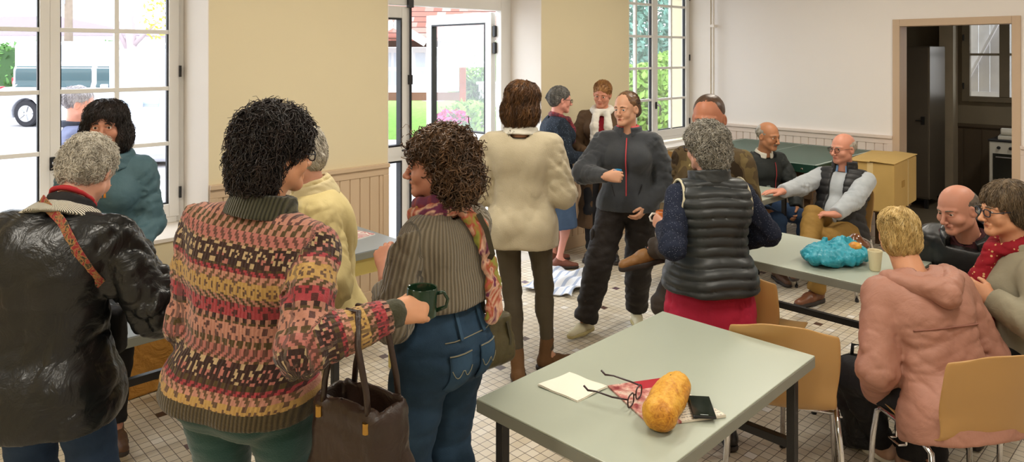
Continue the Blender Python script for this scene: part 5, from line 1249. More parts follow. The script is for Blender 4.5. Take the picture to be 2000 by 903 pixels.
# ---------------------------------------------------------------- 7 cream knit seen from behind
f = Fig('woman with auburn bob in a loose cream jumper and slim grey trousers, seen from behind', at(1018, 4.12), -8, 1.715, True, w=1.04, dep=1.1, head=(-22, 4, 4), res=1.2,
        arms={'r': dict(off=(.01, .24, -.17), pole=(.35, -.5, -1), pose='soft'), 'l': dict(off=(-.0, .26, -.26), pole=(-.4, -.6, -.8), pose='soft')},
        legs={'l': dict(to=at(1012, 4.06, .085), toe=FWD), 'r': dict(to=at(1070, 4.24, .085), toe=RGT+FWD*.5)})
f.top('jumper', knit('cream_knit', '#ab9f84', '#c4b99f', bump=.5), th=.030, hem=-.165, flare=.008, wide=1.3, cuff=.02, amp=.010, freq=17, seed=31, h=.011, ncut=.09, sleeve=.86, drape=(1, 1, .12), sleevef=.8, sdrape=(.7, .7, 1.2))
f.collar('shirt_collar', cloth('white_shirt', '#d9d5c8'), r=.082, z0=.462, z1=.505, t=.010, flop=.014, dx=1.1); f.collar('neck_scarf', m_multi('grey_neck_scarf', [(0, '#3d3a38'), (.45, '#b0a890'), (.55, '#c07a34'), (.6, '#56504a')], 40), r=.062, z0=.49, z1=.54, t=.012)
f.trousers('trousers', cloth('slim_grey_trousers', '#504839', .7, bump=.2), th=.004, tk=.000, ta=.002, fr=.93, h=.012, amp=.004, freq=34)
for s in 'rl': f.shoe(s, cloth('brown_suede', '#6b4d30', .7), kind='boot')
f.hair([((0, -.02, .050), (.094, .112, .090)), ((.055, -.03, -.05), (.055, .078, .085)), ((-.055, -.03, -.05), (.055, .078, .085)), ((0, -.075, -.05), (.088, .055, .095))], H_AUB, n=2200, L=.13, wig=.006, lift=.018, seed=33, r=.0018)
# ---------------------------------------------------------------- 8 denim dress
f = Fig('grey haired woman with glasses in a denim dress, in profile by the entrance', at(1086, 6.33), -78, 1.585, True, w=1.12, dep=1.12, hunch=6, head=(4, 6, 0), res=1.35, skinc=('skin_pink', '#c98d78'), face_p=dict(nose=1.2, chin=1.05),
        arms={'r': dict(off=(.02, .26, -.30), pole=(.6, -.8, -.4), pose='pinch'), 'l': dict(off=(.02, .28, -.27), pole=(-.6, -.8, -.4), pose='pinch')})
f.skirt('denim_dress', denim('pale_denim', '#3a4c68', '#566c8c'), top=.30, hem=-.55, r1=.05, h=.014); f.top('jacket', m_spots('dark_flecked_jacket', '#222a36', '#5a6a78', 70, .2), th=.024, hem=-.05, amp=.008, h=.013, ncut=.075)
f.tubes('scarf', [[(f.T(.08*math.sin(a), .005-.07*math.cos(a), .478+.02*math.cos(a)), .022) for a in np.linspace(0, 6.283, 12)], [(f.T(.02, .10, .46), .026), (f.T(.0, .155, .36), .03), (f.T(-.01, .165, .24), .03)]], m_multi('dark_red_scarf', [(0, '#2a2026'), (.45, '#5a2530'), (.58, '#8a3038')], 30), amp=.006, h=.010)
f.hair([CAP, ((0, -.06, .005), (.078, .062, .075)), ((0, -.10, .02), (.05, .04, .045))], hairmat('swept_grey_hair', '#3d3b3c', '#77746f', '#a5a29c'), n=1100, L=.10, flow='back', lift=.004, seed=41); f.glasses(M_BLACK, .0026, lens=False)
for s in 'rl': f.shoe(s, cloth('brown_strap_shoe', '#7a4a3c', .5), h=.008)
P8 = f
# ---------------------------------------------------------------- 9 white scarf
f = Fig('smiling fair haired woman in a long brown coat and white scarf by the entrance', at(1176, 6.5), 168, 1.635, True, head=(-8, 16, -6), res=1.1, face_p=dict(smile=.007, cheek=1.1, brow=.7, jw=.94), skinc=('skin_rosy', '#cf9078'),
        arms={'r': dict(off=(-.05, .24, -.32), pole=(.8, -.6, -.4), pose='pinch'), 'l': dict(off=(.02, .22, -.34), pole=(-.8, -.6, -.4), pose='soft')})
f.top('red_top', cloth('red_jersey', '#a02030'), th=.012, hem=-.10, sleeve=0, ncut=.06, amp=.004, h=.014)
coat = cloth('brown_wool_coat', '#55402c', .85); oc = f.Rt[:, 1].astype(np.float32); cx = f.Rt[:, 0].astype(np.float32)
def coat_cut(P):
    q = P-A3(f.pel); x = q@cx; y = q@oc; return np.where(y > 0, .075-np.abs(x), -.02).astype(np.float32)
_o = f.add
def add_cut(name, F, *a, **k):
    return _o(name, (lambda P: np.maximum(F(P), np.minimum(coat_cut(P), .05))), *a, **k)
f.add = add_cut; f.top('coat', coat, th=.030, hem=-.62, flare=.05, amp=.010, h=.014, ncut=.08, seed=44, wide=1.15, cuff=.025); f.add = _o
f.trousers('trousers', MATS['black_trousers'], th=.008, h=.015)
f.hair([CAP, ((0, -.05, -.01), (.078, .062, .08))], H_RBL, cut=[((0, .135, -.036), (.076, .088, .118))], n=1100, L=.11, flow='back', seed=45, lift=.006); f.brows(H_RBL)
f.tubes('white_scarf', [[(f.T(.085*math.sin(a), .005-.072*math.cos(a), .482+.02*math.cos(a)), .028) for a in np.linspace(0, 6.283, 12)], [(f.T(-.055, .10, .46), .030), (f.T(-.07, .15, .34), .036), (f.T(-.07, .155, .22), .036)], [(f.T(.045, .10, .46), .030), (f.T(.06, .15, .34), .036), (f.T(.06, .155, .20), .036)]], cloth('white_scarf_wool', '#ded9cf', .9), amp=.006, h=.010)
f.tubes('scarf_pattern_end', [[(f.T(-.07, .155, .22), .037), (f.T(-.07, .155, .07), .039)], [(f.T(.06, .155, .20), .037), (f.T(.06, .155, .05), .039)]], m_spots('grey_white_pattern', '#6a645c', '#e0dacd', 24, .34), amp=.006, h=.010)
for s in 'rl': f.shoe(s, M_BLACK, kind='boot', h=.008)
P9 = f
# ---------------------------------------------------------------- 10 charcoal fleece
f = Fig('woman in charcoal zip jacket and cargo trousers holding a small blue cup', at(1226, 4.80), 166, 1.625, True, w=1.02, head=(-28, 3, 2), res=1.0, skinc=('skin_fair', '#cf9a80'), eyes='g', gaze=(-12, 4), face_p=dict(brow=.7, jw=.95, nose=.95, cheek=.85, smile=.002),
        arms={'r': dict(to=atp(1186, 345, 4.52), pole=(1, -.3, -.5), pose='grip', fd=RGT*1.0-FWD*.15, pn=-FWD*.1+FWD*.9-np.array([0, 0, .2])), 'l': dict(off=(.03, .10, -.43), pole=(-1, -.6, 0), pose='relax')},
        legs={'r': dict(to=at(1143, 4.76, .085), toe=-RGT*.7-FWD*.7), 'l': dict(to=at(1243, 4.98, .085), toe=-FWD-RGT*.1)})
M_CHAR = knit('charcoal_fleece', '#34373b', '#484b50', bump=.3); f.top('jacket', M_CHAR, th=.034, hem=-.065, amp=.008, seed=51, ncut=.075, h=.010, wide=1.12, cuff=.012)
M_PINKZ = cloth('coral_lining', '#c2474e', .6)
f.collar('collar', M_CHAR, r=.078, z0=.45, z1=.515, t=.012, open_=.35, flop=.016, dx=1.1); f.collar('collar_lining', M_PINKZ, r=.070, z0=.452, z1=.523, t=.008, open_=.40, flop=.020, dx=1.1)
FT = U(f.p_torso(.032), .035)
def front_line(fig, ft, x, z0, z1, off=.003, n=18, tw=0):
    pts = []
    for i in range(n+1):
        z = z0+(z1-z0)*i/n; a = fig.T(x+tw*i/n, .02, z); d = (fig.R2 if z > .3 else fig.Rt)[:, 1]; ts = np.linspace(.02, .30, 57); v = ft(np.array([a+d*t for t in ts], dtype=np.float32)); j = int(np.argmax(v > 0)) if (v > 0).any() else 20
        pts.append(a+d*(ts[j]+off))
    return pts
m = MB(); m.tube(front_line(f, FT, 0, -.035, .44, .006), .0045, 6); m.build('zip', M_PINKZ, f.o, True)
m = MB()
for sg in (-1, 1): m.tube(front_line(f, FT, sg*.075, .035, .13, .005, 8, sg*.03), .0035, 6)
m.build('pocket_zip', M_DARKGAP, f.o, True)
M_CARGO = cloth('black_cargo_cotton', '#26211f', .7, bump=.3); f.trousers('cargo_trousers', M_CARGO, th=.018, tk=.040, ta=.044, h=.011, amp=.011, freq=17, seed=53, thigh=1.15, waist=0)
H0, K0 = f.H['r'], f.K['r']; pc = H0+(K0-H0)*.72; o_ = nrm(np.array([1, .25, 0])); f.tubes('cargo_pocket', [[(pc+o_*.075+np.array([0, 0, .075]), .035), (pc+o_*.070-np.array([0, 0, .06]), .035)]], M_CARGO, sq=(o_, .5), amp=.004)
for s in 'rl': f.shoe(s, cloth('off_white_sneaker', '#cdc6a8', .6), cloth('cream_sole', '#b5a878'), 'sneaker', lace=cloth('white_lace', '#dedac8'))
f.hair([((0, -.024, .042), (.0805, .098, .082)), ((0, -.07, .0), (.068, .05, .06)), ((0, -.125, -.02), (.035, .04, .05))], H_DBL, cut=[((0, .132, -.062), (.076, .088, .118))], n=1300, L=.13, flow='back', lift=.003, wig=.002, seed=55, r=.0015, amp=.002); f.brows(H_DBL)
P10 = f
# ---------------------------------------------------------------- 11 camouflage jacket, perched on the table end
f = Fig('man with cropped hair in a camouflage jacket, perched on the table end, boot raised', at(1396, 4.02), 128, 1.76, False, pel=.865, hunch=4, lean=4, twist=8, head=(24, 10, 0), res=1.0, skinc=('skin_ruddy', '#b5785c'), gaze=(-14, 3), face_p=dict(jw=1.06, brow=1.3, nose=1.1), hs=1.04,
        arms={'l': dict(off=(.02, .24, -.38), pole=(-.3, -.8, -.6), pose='soft'), 'r': dict(off=(-.02, .24, -.38), pose='soft')},
        legs={'r': dict(to=at(1338, 4.02, .085), toe=-RGT-FWD*.3, pole=(.1, 1, .3)), 'l': dict(to=at(1278, 3.95, .80), toe=-RGT-np.array([0, 0, .22])-FWD*.1, pole=(-.9, .5, .25))})
CAMO = m_camo('camouflage_cotton', ('#33281c', '#544630', '#6b5c3c', '#a8996c'), 7); f.top('jacket', CAMO, th=.024, hem=-.02, amp=.009, seed=61, ncut=.075, h=.011, wide=1.15)
f.collar('collar', CAMO, r=.082, z0=.45, z1=.53, t=.012, open_=.5, flop=.012)
f.trousers('trousers', cloth('dark_brown_trousers', '#3b322b', .75), th=.018, tk=.02, ta=.026, fr=.96, amp=.007)
BT = cloth('tan_boot_leather', '#8a6238', .5, var=.25)
for s in 'rl': f.shoe(s, BT, kind='boot', size=1.05, lace=M_DARKGAP)
f.hair([((0, -.022, .042), (.0785, .096, .082))], H_SHORT, cut=[((0, .128, -.048), (.074, .088, .138)), ((.045, .095, .085), (.034, .06, .04)), ((-.045, .095, .085), (.034, .06, .04))], n=0, amp=.0012, freq=200)
f.hair([((0, .04, -.070), (.0625, .056, .052)), ((.058, .01, -.045), (.018, .028, .045)), ((-.058, .01, -.045), (.018, .028, .045))], hairmat('stubble', '#4a3426', '#6a4a36'), cut=[((0, .105, -.058), (.030, .03, .022)), ((0, .09, -.03), (.042, .04, .030))], n=0, amp=.0012, freq=200, part_name='beard')
f.brows(H_SHORT, -.003, .004)
# ---------------------------------------------------------------- 12 quilted vest, red skirt
f = Fig('grey haired woman in a dark quilted vest and red skirt, seen from behind', at(1386, 3.40), 8, 1.535, True, w=1.13, dep=1.2, hunch=6, head=(20, 4, 0), res=1.1, skinc=('skin_old', '#cf9c86'),
        arms={'l': dict(to=atp(1298, 446, 3.46), pole=(-.35, -.6, -1), pose='grip', fd=FWD*.7-RGT*.4+np.array([0, 0, .35]), pn=-RGT*.3+FWD*.3+RGT*.8), 'r': dict(off=(.05, .24, -.33), pole=(.9, -.5, -.4), pose='soft')})
f.top('jumper', m_spots('navy_flecked_knit', '#1e2436', '#8a90a0', 130, .16), th=.012, hem=-.05, wide=1.25, cuff=.02, amp=.005, ncut=.07)
f.top('quilted_vest', plain('dark_grey_nylon', '#262a2c', .42, .5, var=.15, vscale=6, bump=.2, bscale=60), th=.034, hem=-.085, flare=.01, sleeve=0, puff=.050, h=.008, amp=.004, ncut=.072, seed=66)
f.collar('vest_collar', MATS['dark_grey_nylon'], r=.078, z0=.455, z1=.525, t=.015, dx=1.08); 
PIP = cloth('cream_piping', '#c9c2a8'); VF = U(f.p_torso(.029), .035)
for s_, sg in (('r', 1), ('l', -1)):
    cc = f.S[s_]+nrm(f.S[s_]-f.T(0, 0, .408))*.045; pts = []
    for a in np.linspace(0, 6.283, 25)[:-1]:
        ts = np.linspace(.15, 3.0, 80); Q = np.array([cc+np.array([-sg*.085*-math.cos(t), .10*math.sin(t)*math.cos(a), .10*math.sin(t)*math.sin(a)]) for t in ts], dtype=np.float32); v = VF(Q); j = np.where((v[:-1] > 0) != (v[1:] > 0))[0]
        if len(j): pts.append(Q[j[-1]])
    if len(pts) > 10: MB().tube(pts, .0065, 7, closed=True).build('armhole_piping', PIP, f.o, True)
f.skirt('red_skirt', cloth('crimson_wool', '#a81f3c', .8), top=.05, hem=-.56, r0=.012, r1=.05, amp=.012, seed=67); f.trousers('tights', MATS['black_trousers'], th=.0, h=.016)
f.hair([((0, -.02, .052), (.094, .112, .090)), ((0, -.065, -.01), (.092, .066, .09)), ((0, -.07, -.065), (.068, .045, .05))], H_GREY, n=2000, L=.075, wig=.004, lift=.022, seed=68, r=.0026, flow='x', amp=.008); f.glasses(M_DARKGAP)
for s in 'rl': f.shoe(s, M_BLACK)
P12 = f
# ---------------------------------------------------------------- 13 moustached man
SIT = .535
def sit_legs(y=.40, sp=.10, dy=0): return {'r': dict(at=(sp, y+dy, .085)), 'l': dict(at=(-sp, y-dy, .085))}
f = Fig('balding man with a moustache in a dark jacket, sitting by the green table', (5.99, 3.02), 196, 1.68, False, pel=SIT, lean=4, hunch=8, head=(14, 8, 0), res=1.2, skinc=('skin_brown', '#b07c5a'), face_p=dict(nose=1.25, brow=1.3), legs=sit_legs(.42, .13),
        arms={'l': dict(off=(.02, .30, -.36), pole=(-.8, -.6, 0), pose='relax'), 'r': dict(off=(.04, .30, -.36), pole=(.8, -.6, 0), pose='relax')})
f.top('jumper', cloth('black_jumper', '#191a1d'), th=.012, ncut=.07, amp=.004, sleeve=.3); f.top('jacket', cloth('dark_green_grey_jacket', '#272b2a', .6), th=.026, ncut=.10, amp=.009, hem=-.03, seed=71, h=.012)
m = MB(); ft = U(f.p_torso(.026), .035); m.tube(front_line(f, ft, -.055, -.02, .42, .006), .004, 6); m.build('red_zip_edge', cloth('red_zip_tape', '#9c3a3c'), f.o, True)
f.collar('shirt_collar', cloth('white_shirt', '#d9d5c8'), r=.07, z0=.455, z1=.50, t=.009, open_=.3, flop=.012); f.trousers('jeans', jn, th=.014)
m = MB(); lg = [(-.035, .20), (.035, .20), (.035, .235), (-.035, .235)]
fp = front_line(f, U(f.p_torso(.012), .035), .015, .17, .24, .012, 4); m.bar(fp[0], fp[2], .07, .004, f.Rt[:, 1]); m.build('chest_stripe', cloth('grey_green_stripe', '#7d8a84'), f.o)
f.hair([((0, -.024, .030), (.0800, .099, .074))], hairmat('side_grey_hair', '#6f6a62', '#a09a90'), cut=[((0, .10, .0), (.085, .10, .14)), ((0, .02, .105), (.062, .09, .052))], n=300, L=.03, lift=.004, r=.0012)
m = MB(); m.tube([f.Hd(-.028, .084, -.060), f.Hd(-.012, .098, -.050), f.Hd(0, .101, -.048), f.Hd(.012, .098, -.050), f.Hd(.028, .084, -.060)], [.003, .007, .007, .007, .003], 8); m.build('moustache', H_SALT, f.o, True); f.brows(H_SALT)
for s in 'rl': f.shoe(s, MATS['brown_shoe_leather'])
# ---------------------------------------------------------------- 14 khaki trousers, padded vest
f = Fig('bald man with glasses, black padded vest and khaki trousers, legs crossed', (5.86, 2.30), 134, 1.70, False, w=1.10, dep=1.12, pel=SIT-.05, lean=-18, hunch=12, head=(-20, 2, 0), res=1.05, skinc=('skin_pink2', '#cb8f78'), belly=.03, face_p=dict(nose=1.2, cheek=1.15, jw=1.06),
        arms={'r': dict(to=at(1522, 5.62, .785), pole=(.3, -.5, -.8), pose='flat', pn=np.array([0, 0, -1.]), fd=-RGT-FWD*.1), 'l': dict(to=at(1622, 5.32, .64), pole=(-.9, -.7, -.2), pose='relax', pn=np.array([0, 0, -1.]), fd=-RGT+FWD*.3)},
        legs={'l': dict(to=at(1592, 5.36, .085), toe=-RGT*.85-FWD*.5, pole=(-.1, 1, .6)), 'r': dict(to=at(1572, 5.18, .40), toe=-RGT*.7-FWD*.6-np.array([0, 0, .3]), pole=(0, .3, 1))})
f.top('jumper', knit('pale_blue_grey_knit', '#9aa0a6', '#b9bec2', bump=.3), th=.016, wide=1.3, cuff=.016, amp=.006, ncut=.07, h=.011)
f.collar('blue_shirt_collar', cloth('light_blue_shirt', '#7aa2cf'), r=.070, z0=.45, z1=.505, t=.010, open_=.45, flop=.014)
f.add = (lambda name, F, *a, **k: Fig.add(f, name, (lambda P: np.maximum(F(P), np.where(((P-A3(f.pel))@A3(f.Rt[:, 1])) > 0, .055-np.abs((P-A3(f.pel))@A3(f.Rt[:, 0])), -.02).astype(np.float32))), *a, **k))
f.top('padded_vest', plain('black_nylon', '#1d1d1f', .5, .4, var=.15, bump=.2, bscale=60), th=.034, hem=-.07, sleeve=0, puff=.062, h=.009, amp=.004, ncut=.085, seed=75); del f.add
f.collar('vest_collar', MATS['black_nylon'], r=.086, z0=.44, z1=.535, t=.013, open_=.55, flop=.010)
f.trousers('khaki_trousers', cloth('khaki_cotton', '#8a6a32', .75, bump=.25), th=.020, tk=.022, ta=.028, amp=.009, freq=15, seed=77, h=.011, thigh=1.08)
f.hair([((0, -.026, .026), (.0795, .098, .070))], hairmat('thin_grey_hair', '#8a8074', '#b0a698'), cut=[((0, .10, .0), (.085, .10, .14)), ((0, .01, .11), (.066, .10, .060))], n=250, L=.03, lift=.003, r=.0011); f.brows(MATS['thin_grey_hair']); f.glasses(MATS['dark_belt_leather'], .0016)
for s in 'rl': f.shoe(s, cloth('brown_ankle_boot', '#6a3f26', .4, spec=.5), kind='sneaker', lace=M_DARKGAP, size=1.08)
# ---------------------------------------------------------------- 15 pink jacket
f = Fig('blond person in a hooded salmon pink jacket sitting with back to the camera', (3.17, .82), 8, 1.70, True, hs=.93, w=1.02, dep=1.2, pel=SIT, lean=21, hunch=12, side=-3, head=(-18, 6, 0), res=1.1, skinc=('skin_warm', '#d09a78'), legs={'l': dict(to=at(1722, 3.30, .085), toe=FWD-RGT*.35, pole=(-.6, 1, .6)), 'r': dict(at=(.10, .34, .085))},
        arms={'l': dict(off=(.02, .24, -.38), pole=(-.7, -.9, -.3), pose='soft'), 'r': dict(off=(.0, .26, -.36), pole=(.7, -.8, -.3), pose='soft')})
M_PINK = plain('salmon_pink_nylon', '#a87867', .55, .4, var=.10, vscale=5, bump=.3, bscale=60, bdist=.003, crump=9)
f.top('jacket', M_PINK, th=.026, hem=-.14, flare=.02, wide=1.25, cuff=.03, h=.0085, amp=.009, freq=22, seed=81, ncut=.08, drape=(.5, .5, 1.4), sleevef=1.1, sdrape=(.7, .7, 1.2), sleeve=.92)
hd = [(f.T(.128*math.sin(a), -.045-.135*math.cos(a)*(.6+.4*math.cos(a)), .452-.085*max(0, math.cos(a))**1.5), .022+.010*math.cos(a/2)**2) for a in np.linspace(-2.3, 2.3, 19)]
JF = U(f.p_torso(.024), .035)
def back_seam(fig, ft, pts, off=.004):
    out = []
    for x, z in pts:
        a = fig.T(x, 0, z); d = -(fig.R2 if z > .3 else fig.Rt)[:, 1]; ts = np.linspace(.02, .3, 113); v = ft(np.array([a+d*t for t in ts], dtype=np.float32)); j = np.where(v > 0)[0]; out.append(a+d*(ts[j[0] if len(j) else 40]+off))
    return out
MB().tube(back_seam(f, JF, [(x, .255) for x in np.linspace(-.14, .14, 18)], .006), .0035, 6).build('yoke_seam', cloth('dark_pink_seam', '#8a5c4e'), f.o, True)
f.tubes('hood', [hd, [(f.T(-.085, -.125, .395), .030), (f.T(0, -.175, .335), .044), (f.T(.085, -.125, .395), .030)], [(f.T(-.10, -.06, .425), .03), (f.T(0, -.105, .40), .03), (f.T(.10, -.06, .425), .03)]], M_PINK, amp=.007, freq=40, seed=82, k=.018, h=.007)
f.trousers('trousers', MATS['black_trousers'], th=.014, tk=.02, ta=.02)
f.hair([((0, -.020, .044), (.083, .102, .084)), ((0, -.055, -.015), (.081, .062, .08)), ((0, -.06, -.05), (.066, .042, .045))], H_BLOND, n=2400, L=.10, wig=.004, lift=.008, seed=83, r=.0014)
for s in 'rl': f.shoe(s, cloth('pale_pink_canvas', '#b8957f', .8), cloth('white_rubber', '#d6d0bf'), h=.006)
P15 = f
# ---------------------------------------------------------------- 16 bald man, black jacket
f = Fig('bald man in a black leather jacket and maroon shirt, seated at the right', at(1915, 3.86), 128, 1.70, False, w=1.12, dep=1.1, pel=SIT-.04, lean=20, hunch=12, head=(-20, 14, 4), res=.95, skinc=('skin_ruddy2', '#c58c76'), face_p=dict(nose=1.2, cheek=1.2, jw=1.1), gaze=(-8, 6), legs=sit_legs(.40, .13),
        arms={'r': dict(off=(.0, .28, -.36), pole=(.8, -.6, 0), pose='relax'), 'l': dict(off=(.0, .28, -.36), pole=(-.8, -.6, 0), pose='relax')})
f.top('shirt', cloth('maroon_shirt', '#3d1a20', .8), th=.014, sleeve=.3, ncut=.062, amp=.004); f.top('leather_jacket', plain('black_leather', '#151517', .35, .5, var=.2, bump=.3, bscale=45, bdist=.003), th=.030, ncut=.115, neck=.47, amp=.011, freq=18, seed=91, hem=-.03, wide=1.2)
f.collar('jacket_collar', MATS['black_leather'], r=.105, z0=.42, z1=.50, t=.014, open_=.7, flop=.016, dx=1.1); f.trousers('trousers', cloth('dark_blue_trousers', '#2c3346'), th=.014)
f.hair([((0, -.026, .024), (.079, .098, .066))], hairmat('cropped_dark_hair', '#38302a', '#5c5248'), cut=[((0, .10, .0), (.085, .10, .14)), ((0, .015, .10), (.068, .10, .058))], n=200, L=.02, lift=.002, r=.001); f.brows(H_SALT)
for s in 'rl': f.shoe(s, M_BLACK)
# ---------------------------------------------------------------- 17 red scarf
f = Fig('woman with short brown hair, glasses and red dotted scarf, seated in profile', at(2012, 3.14), 74, 1.70, True, w=1.1, dep=1.12, pel=SIT+.02, lean=6, hunch=5, head=(14, 4, 0), res=.9, skinc=('skin_warm', '#d09a78'), gaze=(-4, 0), face_p=dict(nose=1.15), legs=sit_legs(.40, .10),
        arms={'l': dict(to=atp(1935, 585, 3.0), pole=(-.8, -.9, -.2), pose='relax'), 'r': dict(off=(.0, .28, -.36), pole=(.8, -.6, 0), pose='relax')})
f.top('jacket', cloth('beige_grey_jacket', '#8d8672', .75, bump=.25), th=.028, hem=-.10, flare=.01, wide=1.3, cuff=.022, amp=.007, seed=95, sdrape=(.6, .6, 1.3), sleevef=1.2, ncut=.08, h=.010)
f.collar('jacket_collar', MATS['beige_grey_jacket'], r=.090, z0=.44, z1=.51, t=.012, open_=.7, flop=.016, dx=1.1)
f.tubes('red_scarf', [[(f.T(.075*math.sin(a), .008-.068*math.cos(a), .488+.015*math.cos(a)), .026) for a in np.linspace(0, 6.283, 12)], [(f.T(-.02, .09, .47), .036), (f.T(-.03, .155, .36), .046), (f.T(-.03, .165, .24), .044), (f.T(-.02, .165, .14), .034)]], m_spots('red_dotted_scarf', '#8c1a26', '#c9a070', 42, .20), amp=.008, freq=45)
f.trousers('trousers', MATS['black_trousers'], th=.014)
f.hair([((0, -.022, .050), (.090, .108, .088)), ((0, -.065, -.005), (.088, .062, .085)), ((.06, -.03, -.01), (.03, .045, .045)), ((-.06, -.03, -.01), (.03, .045, .045))], hairmat('short_light_brown_hair', '#3a2e22', '#6e5c46', '#94826a'), n=2200, L=.095, wig=.004, lift=.012, seed=97, r=.0015); f.glasses(MATS['blue_black_frames'], .0024); f.brows(H_SALT)
m = MB(); m.lathe([(.0001, -.005), (.005, 0), (.0001, .005)], f.Hd(-.080, -.008, -.042), 10); m.build('earring', M_DARKGAP, f.o, True)
for s in 'rl': f.shoe(s, M_BLACK)
P17 = f
# ================================================================ things held, carried and lying about
def ribbon(pts, wdir, wd, th):
    """flat strap along pts; wdir gives the width direction (one vector or one per point)"""
    P = [np.asarray(p, float) for p in pts]; n = len(P); V = []; Fs = []
    for i in range(n):
        t = nrm(P[min(i+1, n-1)]-P[max(i-1, 0)]); x = np.asarray(wdir[i] if isinstance(wdir, list) else wdir, float); x = nrm(x-t*(x@t)); u = np.cross(x, t)
        for a, b in ((-1, -1), (1, -1), (1, 1), (-1, 1)): V.append(P[i]+x*a*wd/2+u*b*th/2)
    for i in range(n-1):
        for k in range(4): l = (k+1) % 4; Fs.append((i*4+k, i*4+l, i*4+4+l, i*4+4+k))
    Fs.append((3, 2, 1, 0)); Fs.append(tuple(4*(n-1)+k for k in range(4))); m = MB(); m.add(V, Fs); return m
def surf(fig, th, pts, dirv, off=.006):
    """torso-frame points pushed out along dirv to the surface of the clothing"""
    ft = U(fig.p_torso(th), .035); out = []
    for p in pts:
        a = fig.T(*p[:3]); d = nrm((fig.R2 if p[2] > .3 else fig.Rt)@np.array(p[3] if len(p) > 3 else dirv, float)); ts = np.linspace(0, .32, 65); v = ft(np.array([a+d*t for t in ts], dtype=np.float32)); j = np.where(v > 0)[0]; j = int(j[0]) if len(j) else 30
        out.append(fig.Wd(a+d*(ts[j]+off)))
    return out
def mug(name, label, c, up, hdir, mat, r=.04, h=.085, taper=1.0, handle=True, hmat=None, group=None):
    up = nrm(up); root = thing(name, label, name.split('_')[-1], c, 0, group); hd_ = np.asarray(hdir, float); hd_ = nrm(hd_-up*(hd_@up))
    prof = [(.001, -h/2), (r*taper*.85, -h/2), (r*taper, -h/2+.006), (r, h/2-.002), (r-.0015, h/2), (r-.004, h/2-.002), (r*taper-.005, -h/2+.01), (.001, -h/2+.008)]
    shadesm(MB().lathe(prof, (0, 0, 0), 28, up).build('cup_body', mat, root))
    shadesm(MB().lathe([(.001, h*.22), (r-.006, h*.22), (r-.006, h*.225), (.001, h*.225)], (0, 0, 0), 24, up).build('coffee', plain('coffee', '#2a160c', .1, .5), root))
    if handle: MB().tube([hd_*(r-.002)+up*h*.30, hd_*(r+.018)+up*h*.33, hd_*(r+.030)+up*h*.1, hd_*(r+.026)-up*h*.15, hd_*(r-.002)-up*h*.28], [.006, .0055, .005, .0055, .006], 10).build('handle', hmat or mat, root, smooth=True)
    return root
# cups in hands
M_GREENC = plain('dark_green_glaze', '#16301f', .15, .6, var=.1)
c, td = P4.grip('r', .050, .075); mug('mug', 'dark green glazed mug held by the woman in the Fair Isle jumper', c+np.array([0, 0, .028])+RGT*.006, (0.05, 0, 1), RGT+FWD*.1, M_GREENC, .044, .085)
c, td = P10.grip('r', .046, .07); mug('cup', 'small bright blue cup held by the woman in the charcoal jacket', c+np.array([0, 0, .015]), (0, 0, 1), RGT, plain('blue_plastic', '#2a86b8', .3, .5), .030, .07, .85, False)
c, td = P12.grip('l', .046, .07); mug('mug', 'white handled mug with orange band held by the woman in the quilted vest', c+np.array([0, 0, .01]), (0, 0, 1), -RGT, plain('orange_glaze', '#d0783a', .2, .5), .036, .07, .9, True, plain('white_glaze', '#e8e4dc', .2, .5))
c, td = P9.grip('l', .044, .07); mug('paper_cup', 'white paper cup held against the white scarf by the fair haired woman', c+np.array([0, 0, .03]), (0, 0, 1), RGT, plain('white_paper', '#e8e4dc', .7), .034, .09, .75, False)
c = (P8.Wd(P8.W['r'])+P8.Wd(P8.W['l']))/2-FWD*.02+RGT*.11; root = thing('leaflet', 'grey leaflet held by the woman in the denim dress', 'leaflet', c, R(YAW-90))
m = MB(); m.sheet(lambda u, v: ((u-.5)*.20, (v-.5)*.15, .02*math.sin(u*3.14)+.25*(v-.5)*.15), 10, 4, .003); m.build('pages', plain('grey_print', '#b9b6b4', .6), root, smooth=True)
# bag across the raincoat
M_REDP = m_multi('red_flowered_ribbon', [(0, '#5e181e'), (.42, '#8f2a30'), (.55, '#9c7a48'), (.62, '#3a3428')], 60)
pts = surf(RAIN, .034, [(-.045, -.05, .455, (0, -1, .8)), (-.01, -.05, .447, (0, -1, .4)), (.03, -.05, .43), (.07, -.05, .40), (.10, -.04, .365), (.12, -.03, .325, (.3, -1, 0)), (.13, -.01, .28, (1, -.8, 0)), (.12, .02, .24, (1, .1, 0)), (.11, .06, .20, (.7, 1, 0)), (.06, .10, .10, (.2, 1, 0))], (0, -1, .25), .010)
root = thing('shoulder_bag', 'bag on a red flowered strap slung across the black raincoat', 'bag', (0, 0, 0))
pts = [np.array(p) for p in pts]
for _ in range(3): pts = [pts[0]]+[x for a, b_ in zip(pts[:-1], pts[1:]) for x in (a*.75+b_*.25, a*.25+b_*.75)]+[pts[-1]]
w_ = RAIN.R@np.array([.6, 0, .8]); ribbon(pts, w_, .030, .004).build('strap', M_REDP, root)
bc = RAIN.Wd(RAIN.T(.03, .21, .02)); blob('bag_body', [rbox(bc, (.09, .04, .08), .025, RAIN.R)], cloth('black_bag_cloth', '#1b1a1c'), root, .01, noise=folds(2, 30, .004))
